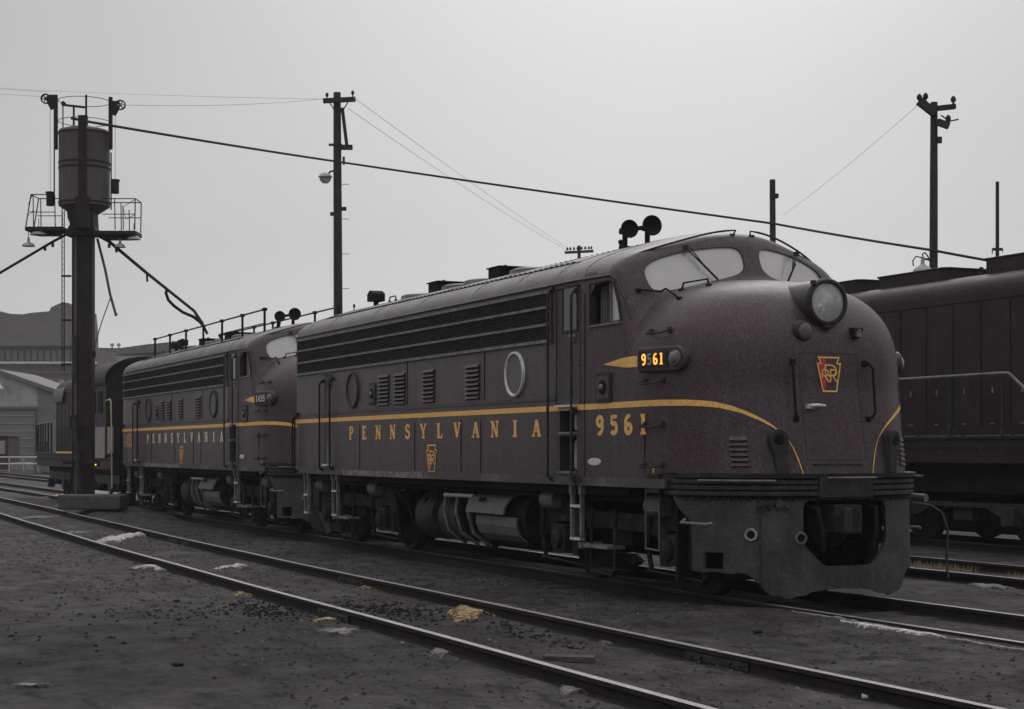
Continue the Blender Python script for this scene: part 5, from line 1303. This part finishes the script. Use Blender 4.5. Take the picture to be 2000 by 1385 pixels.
for s, xa, xb in ((-1, 57, 130), (1, 190, 271)):
    d = MB(); y0 = 452 if s < 0 else 456
    a, b = f(xa, y0), f(xb, y0 + 4 * s)
    d.box(((a + b) / 2), ((b - a).length, .75, .10)).box(((a + b) / 2 + Vector((-s * .0, 0, -.09))), ((b - a).length * .6, .5, .08))
    pl = d.build('platform', STEEL, TW)
    rr = MB(); ox = xa if s < 0 else xb; ix = 114 if s < 0 else 206
    top = 384 if s < 0 else 392
    for dd in (-.35, .35):
        rr.tube([f(ox + (11 if s < 0 else -1), top, dd), f(ix, top, dd)], .014, 5).tube([f(ox + (8 if s < 0 else -1), (top + 452) / 2, dd), f(ix, (top + 452) / 2, dd)], .012, 5)
        rr.tube([f(ox + (11 if s < 0 else -1), top, dd), f(ox + (0 if s < 0 else -2), 452, dd)], .016, 5)
        for x in ((72, 114) if s < 0 else (230, 246)): rr.tube([f(x, top if x not in (246,) else top + 14, dd), f(x + 1, 452, dd)], .014, 5)
    rr.tube([f(ox + (11 if s < 0 else -1), top, -.35), f(ox + (11 if s < 0 else -1), top, .35)], .014, 5)
    if s > 0: rr.tube([f(269, 394, -.35), f(246, 408, -.35), f(252, 432, -.35), f(269, 424, -.35)], .010, 5)
    else: rr.tube([f(70, 386, -.35), f(64, 400, -.35), f(63, 425, -.35), f(72, 415, -.35)], .010, 5)
    rr.build('platform_railing', STEEL, pl)
for x, y, r_ in ((60, 483, 13), (80, 461, 17), (265, 470, 13), (238, 485, 11)):
    c = f(x, y, -.2); q = MB().lathe(c, (0, 0, 1), [(0, r_ * k), (.015, r_ * k * .98), (.07, r_ * k * .75), (.10, r_ * k * .35), (.12, .035), (.22, .03), (.23, .002)], 24, cap=False).tube([c + Vector((0, 0, .2)), c + Vector((0, 0, .42))], .012, 5).build('lamp_shade', WHITEE, TW, smooth=True)
# delivery arms, one to each side, and the drooping hose
q = MB().tube([f(135, 455), f(100, 474), f(0, 533), f(-60, 566)], .035, 8).box(f(103, 478), (.06, .06, .12)).box(f(88, 486), (.06, .06, .10)).build('spout_arm', STEEL, TW)
arm = MB().tube([f(188, 458), f(214, 472, -.1), f(290, 535, -.2), f(385, 610, -.4), f(402, 636, -.5)], [.045, .045, .042, .038, .055], 8).tube([f(402, 636, -.5), f(412, 655, -.5)], .035, 8).box(f(215, 481, -.1), (.06, .06, .11)).box(f(229, 490, -.1), (.06, .06, .10)).tube([f(290, 535, -.2), f(291, 552, -.2)], .03, 6).build('spout_arm', STEEL, TW)
hp = [f(330, 567, -.25), f(328, 574, -.25), f(333, 588, -.27), f(345, 600, -.3), f(362, 612, -.34), f(383, 621, -.4), f(398, 632, -.5)]
MB().tube(hp, .04, 8).build('rubber_hose', DARK, arm, smooth=True)
q = MB().tube([f(190, 466), f(205, 525), f(215, 575), f(226, 614)], .035, 7).tube([f(217, 578), f(200, 625), f(187, 668), f(184, 690)], .015, 6).tube([f(226, 614), f(228, 616)], .05, 7).build('stay_pipe', TANKM, TW)
MB().tube([f(152, 820, -.35), f(158, 880, -.4), f(166, 958, -.5)], .06, 8).build('drain_pipe', IRON, TW); MB().box(f(150, 700, -.22), (.12, .06, 1.2)).build('junction_box', IRON, TW)
MB().mark().box(f(164, 903, -.32), (.9, .1, .09)).mark().box(f(150, 825, -.32), (.16, .14, .35)).mark().box(f(184, 692, 0.), (.08, .08, .16)).each('valve_box', STEEL, TW)

# ------------------------------------------------------------ poles
def pole(px, ytop, Y, wpx, label, name='utility_pole', m=POLE, group='poles rising behind the engines', taper=.8, lean=0.):
    e, f, k = facing(name, px, Y, label, 'pole', group)
    r_ = wpx * k / 2; zt = f(0, ytop).z
    MB().tube([(0, 0, -.2), (lean * .4, 0, zt * .4), (lean * .8, 0, zt * .8), (lean, 0, zt)], [r_ * 1.1, r_ * 1.0, r_ * (1 + taper) / 2, r_ * taper], 12).build('pole_shaft', m, e, smooth=True)
    return e, f, k
P2, f, k = pole(662, 181, 17.6, 18, 'tall squared tarred pole with a short crossarm and glass lamp, between the two engines', lean=-.06)
MB().box(f(664, 198, -.2), (63 * k, .12, 9 * k), Matrix.Rotation(R(-3), 3, 'Y')).build('crossarm', POLE, P2)
q = MB()
for x, y in ((640, 191), (690, 187)): q.mark().lathe(f(x, y + 2, -.2), (0, 0, 1), [(-.05, .02), (.02, .02), (.04, .05), (.12, .05), (.16, .02)], 10)
q.each('insulator', STEEL, P2)
MB().mark().tube([f(645, 203, -.25), f(654, 217, -.15)], .02, 5).mark().tube([f(685, 196, -.25), f(668, 222, -.15)], .02, 5).mark().tube([f(669, 212, -.1), f(678, 286, -.1)], .06, 6).mark().box(f(656, 284, -.1), (26 * k, .1, 4 * k)).mark().box(f(678, 289, -.1), (22 * k, .15, 9 * k)).mark().box(f(672, 315, -.1), (4 * k, .1, 15 * k)).mark().box(f(672, 408, 0), (9 * k, .1, 7 * k)).mark().box(f(648, 418, 0), (6 * k, .1, 7 * k)).each('pole_bracket', POLE, P2)
st = MB()
for i, y in enumerate(range(360, 620, 34)): st.mark().tube([f(662, y), f(650 if i % 2 else 682, y)], .012, 4)
st.each('climbing_step', STEEL, P2)
lm = MB().lathe(f(636, 348, -.1), (0, 0, 1), [(-.12, .05), (-.06, .16), (0, .20), (.02, .24), (.10, .18), (.16, .08), (.18, .002)], 20, cap=False).build('lamp_head', WHITEE, P2, smooth=True)
MB().lathe(f(636, 351, -.1), (0, 0, 1), [(-.14, .002), (-.13, .09), (-.04, .18), (0, .19)], 18, cap=False).build('lamp_bowl', BULB, lm, smooth=True)
MB().tube([f(654, 334, -.05), f(646, 336, -.1), f(640, 343, -.1)], .03, 6).build('lamp_bracket', STEEL, P2)
P3, f, k = pole(1822, 200, 28, 17, 'rough round pole with forked crossarms and a white shaded lamp, at the right', lean=.03)
MB().box((f(1806, 212, -.2)), (38 * k, .2, 14 * k), Matrix.Rotation(R(38), 3, 'Y')).box(f(1844, 213, -.2), (36 * k, .16, 9 * k), Matrix.Rotation(R(-6), 3, 'Y')).build('crossarm', POLE, P3)
MB().mark().box(f(1838, 245, -.2), (24 * k, .16, 12 * k), Matrix.Rotation(R(20), 3, 'Y')).mark().box(f(1833, 275, -.1), (8 * k, .12, 12 * k)).mark().tube([f(1834, 228, -.2), f(1850, 240, -.2), f(1868, 236, -.2)], .02, 5).each('pole_bracket', POLE, P3)
q = MB()
for x, y in ((1792, 199), (1804, 197), (1858, 203), (1848, 240)): q.mark().lathe(f(x, y, -.2), (0, 0, 1), [(-.05, .03), (.0, .03), (.03, .07), (.10, .07), (.16, .03)], 10)
q.each('insulator', STEEL, P3)
c = f(1793, 533, -.5)
lm = MB().lathe(c, (0, 0, 1), [(-.02, 19 * k), (0, 19 * k), (.06, 16 * k), (.14, 7 * k), (.18, 4 * k), (.32, 3.2 * k), (.36, 3 * k), (.4, .002)], 24, cap=False).build('lamp_shade', WHITEE, P3, smooth=True)
MB().tube([f(1815, 510, -.2), f(1796, 510, -.5)], .03, 5).tube([f(1812, 512, -.2), f(1806, 502, -.3), f(1799, 497, -.4), f(1793, 500, -.5), f(1792, 512, -.5)], .018, 5).tube([f(1792, 508, -.5), f(1780, 505, -.5), f(1774, 514, -.5), f(1775, 524, -.5)], .018, 5).build('lamp_bracket', STEEL, P3)
P4, f, k = pole(1512, 351, 28, 12.5, 'plain short dark pole behind the cab windshield', taper=.9, lean=-.05)
MB().box(f(1512, 383, 0), (.24, .24, .12)).build('pole_band', STEEL, P4)
P5, f, k = pole(1948, 355, 40, 7.5, 'thin steel pipe mast with a small clamp, farthest right', 'pipe_mast', STEEL, taper=.9)
MB().mark().box(f(1948, 487, 0), (20 * k, .08, 5 * k)).mark().tube([f(1938, 487, 0), f(1938, 496, 0)], .02, 4).mark().tube([f(1958, 487, 0), f(1958, 493, 0)], .02, 4).each('pole_bracket', STEEL, P5)
P6, f, k = pole(1131, 480, 42, 8, 'distant pole top with an insulator crossarm, just showing above the roof of the nearest engine')
MB().box(f(1131, 492, 0), (56 * k, .12, 5 * k), Matrix.Rotation(R(-3), 3, 'Y')).build('crossarm', POLE, P6)
q = MB()
for x in (1108, 1114, 1121, 1128, 1136, 1143, 1150, 1155): q.mark().lathe(f(x, 488 - (x - 1131) * .05, 0), (0, 0, 1), [(0, .03), (.03, .06), (.10, .06), (.18, .02)], 8)
q.each('insulator', STEEL, P6)
# wires
def wire(name, pts, r_, label, m=STEEL, sag=0.):
    out = []
    for a, b in zip(pts[:-1], pts[1:]):
        for i in range(12):
            t = i / 12; out.append(a.lerp(b, t) - Vector((0, 0, sag * 4 * t * (1 - t))))
    out.append(pts[-1]); return tag(MB().tube(out, r_, 6).build(name, m), label, 'wire', 'overhead wires')
wire('overhead_cable', [at(168, 237, 7.7), at(660, 316, 17.5), at(1512, 437, 27.9), at(1822, 489, 27.9), at(2120, 540, 30)], .036, 'thick dark cable sloping from the sanding tower across the whole sky to the right', sag=.02)
THIN = mat('thin_wire', (.42, .41, .41), .7, var=.1)
wire('overhead_wire', [at(690, 190, 17.4), at(1112, 487, 42)], .007, 'upper thin wire running down from the crossarm to the distant pole', THIN, .1)
wire('overhead_wire', [at(680, 212, 17.4), at(1108, 489, 42)], .007, 'lower thin wire running down from the crossarm to the distant pole', THIN, .15)
wire('overhead_wire', [at(640, 192, 17.4), at(228, 205, 7.9)], .006, 'upper thin wire between the squared pole and the tower', THIN, .1)
wire('overhead_wire', [at(640, 194, 17.4), at(-60, 168, 12)], .006, 'lower thin wire passing behind the tower from the squared pole', THIN, .1)
wire('overhead_wire', [at(95, 180, 7.9), at(-80, 168, 7.5)], .006, 'thin wire leaving the tower top towards the left edge, higher one', THIN)
wire('overhead_wire', [at(97, 190, 7.9), at(-80, 178, 7.5)], .006, 'thin wire leaving the tower top towards the left edge, lower one', THIN)
wire('overhead_wire', [at(1792, 206, 27.9), at(1530, 420, 40)], .006, 'faint wire slanting down left from the forked pole', THIN, .1)
# ------------------------------------------------------------ buildings at the far left
def bld(name, px, Z, label, cat='building'):
    """placed by distance along the line of sight; local x along the photograph's width"""
    r_ = (px - 1000) / FPX * Z; x, y = -Z * CT + r_ * ST, Z * ST + r_ * CT
    e = empty(name, (x, y, 0), label, cat, None, rz=R(90) - THETA); k = Z / FPX
    return e, (lambda a, b, d=0.: Vector(((a - px) * k, d, EYE + (HORIZ - b) * k))), k
B1, f, k = bld('engine_house', 0, 230, 'long dark brick engine house with clerestory roof, beyond the shed at left')
def wall(e, f, pts, depth, m, name):
    return MB().prism([(f(a, b).x, f(a, b).z) for a, b in pts], (0, 0, 0), (1, 0, 0), (0, 0, 1), (0, depth, 0)).build(name, m, e)
wall(B1, f, [(-420, 950), (-420, 712), (188, 712), (188, 950)], 20, BRICK, 'wall')
o = MB().prism([(f(a, b).x, f(a, b).z) for a, b in [(-420, 711), (-420, 676), (170, 676), (170, 711)]], (0, 3, 0), (1, 0, 0), (0, 0, 1), (0, 14, 0)).build('clerestory', BRICK, B1)
q = MB(); random.seed(4)
for i in range(44):
    x = -400 + i * 13; q.mark().box(f(x, 692 + random.uniform(-1, 1), 2.95), (9 * k, .1, 22 * k))
q.each('window', WIN, o)
MB().box(f(-116, 709, -.3), (608 * k, 1.2, 4 * k)).build('parapet_ledge', LEDGE, B1)
MB().box(f(-116, 728, -.2), (608 * k, .5, 2 * k)).build('string_course', SLATE, B1)
wall(B1, f, [(-420, 675), (-420, 600), (-40, 600), (5, 609), (20, 613), (45, 614), (60, 611), (96, 608), (100, 600), (122, 590), (134, 592), (146, 600), (150, 640), (150, 675)], 12, SLATE, 'roof')
q = MB()
for i in range(22): q.mark().box(f(-300 + i * 21, 757, -.05), (10 * k, .15, 30 * k))
q.each('window', WIN, B1)
B2, f, k = bld('long_shed', 245, 260, 'low long dark roofed shed beyond the tail engine, right of the tower')
wall(B2, f, [(180, 950), (180, 695), (330, 695), (330, 950)], 15, WIN, 'wall')
wall(B2, f, [(176, 698), (176, 679), (232, 680), (262, 676), (290, 672), (305, 671), (332, 668), (332, 686), (262, 690)], 14, BRICK, 'roof')
q = MB()
for x in (210, 223): q.mark().lathe(f(x, 680, 3), (0, 0, 1), [(0, .12), (.5, .12), (.55, .35), (.9, .25), (.95, .01)], 8)
q.each('roof_ventilator', WIN, B2)
B3, f, k = bld('corrugated_shed', 20, 120, 'pale corrugated iron shed with wide rolling door, at the left edge')
ZS = [(-330, 925), (-330, 850), (-14, 725), (0, 728), (112, 768), (112, 925)]
body_ = wall(B3, f, ZS, 9, SHED, 'wall')
q = MB()
q.prism([(f(a, b).x, f(a, b).z) for a, b in [(-16, 719), (0, 722), (114, 762), (114, 770), (0, 729), (-16, 726)]], (0, -.35, 0), (1, 0, 0), (0, 0, 1), (0, 9.6, 0))
q.prism([(f(a, b).x, f(a, b).z) for a, b in [(-16, 719), (-332, 846), (-332, 853), (-16, 726)]], (0, -.35, 0), (1, 0, 0), (0, 0, 1), (0, 9.6, 0)).build('roof', mat('shed_roof', (.13, .125, .125), .7, var=.15), B3)
q = MB()
for i in range(34): q.box(f(-140 + i * 7.4, 845, -.03), (1.2 * k, .05, 150 * k * .48))
dr = MB().box(f(-36, 861, -.06), (212 * k, .1, 128 * k)).build('rolling_door', DOORM, B3)
q = MB()
for y in (812, 827, 842, 857, 872, 887): q.mark().box(f(-36, y, -.13), (208 * k, .05, 1.2 * k))
q.each('door_slat', SHED, dr)
MB().box(f(-36, 797, -.15), (216 * k, .2, 5 * k)).box(f(71, 861, -.15), (3 * k, .2, 128 * k)).build('door_frame', BRICK, B3)
q = MB()
for i in range(22):
    x = 74 + i * 1.75; q.box(f(x, (768 - (112 - x) * .36) / 2 + 462, -.03), (.6 * k, .05, (925 - (768 - (112 - x) * .36)) * k))
q.build('corrugation', mat('corrugation', (.25, .25, .25), .6, var=.1), B3)
MB().lathe(f(3, 760, -.5), (0, 0, 1), [(0, .3), (.1, .28), (.3, .1), (.5, .05)], 14).tube([f(3, 748, -.4), f(3, 757, -.5)], .05, 5).build('wall_lamp', LEDGE, B3)
B4, f, k = bld('booth', 4, 95, 'small dark red framed booth in front of the rolling door, at the left edge', 'booth')
MB().box(f(2, 885, 1.2), (26 * k, 2.2, 64 * k)).box(f(2, 852, 1.2), (30 * k, 2.6, 2.5 * k)).build('booth_wall', mat('oxide_red', (.055, .028, .033), .8, var=.2), B4, bevel=.03)
MB().box(f(1, 874, .05), (16 * k, .1, 26 * k)).build('window', WIN, B4)
FN, f, k = bld('pipe_fence', 40, 80, 'low white pipe fence in front of the shed at the far left', 'fence')
q = MB()
for y in (893, 906): q.mark().tube([f(-160, y), f(72, y)], .03, 6)
q.each('fence_rail', LEDGE, FN)
q = MB()
for x in range(-150, 80, 28): q.mark().tube([f(x, 890), f(x, 921)], .04, 6)
q.each('fence_post', SHED, FN)
MB().box(f(25, 912, 1.5), (30 * k, 1.2, 16 * k)).build('crate', mat('pale_crate', (.2, .19, .19), .8), None, bevel=.03)
cr = [o for o in COL.objects if o.name == 'crate'][0]; cr.matrix_world = FN.matrix_world.copy() if False else cr.matrix_world
cr.location = FN.location; cr.rotation_euler = FN.rotation_euler; tag(cr, 'pale low crate on the ground behind the pipe fence', 'crate')
# far row of low boxcars closing the yard at the horizon on the right and left
FAR = mat('far_wall', (.10, .095, .097), .9, var=.2, scale=.3)
B5, f, k = bld('boundary_wall', 600, 230, 'long low dark wall far behind the engines', 'wall')
MB().box((0, 0, 1.0), (90, .6, 3.2)).build('wall_panel', FAR, B5)
# ------------------------------------------------------------ haze
HZ = bpy.data.materials.new('haze'); HZ.use_nodes = True; hn_ = HZ.node_tree; hn_.nodes.clear()
vo = hn_.nodes.new('ShaderNodeVolumePrincipled'); ho = hn_.nodes.new('ShaderNodeOutputMaterial'); hn_.links.new(vo.outputs[0], ho.inputs['Volume'])
vo.inputs['Color'].default_value = (.93, .92, .93, 1); vo.inputs['Density'].default_value = .0005
if HAZE:
    tag(MB().box((-170, 95, 17), (420, 260, 38)).build('haze', HZ), 'thin grey winter haze over the yard', 'haze', kind='stuff')
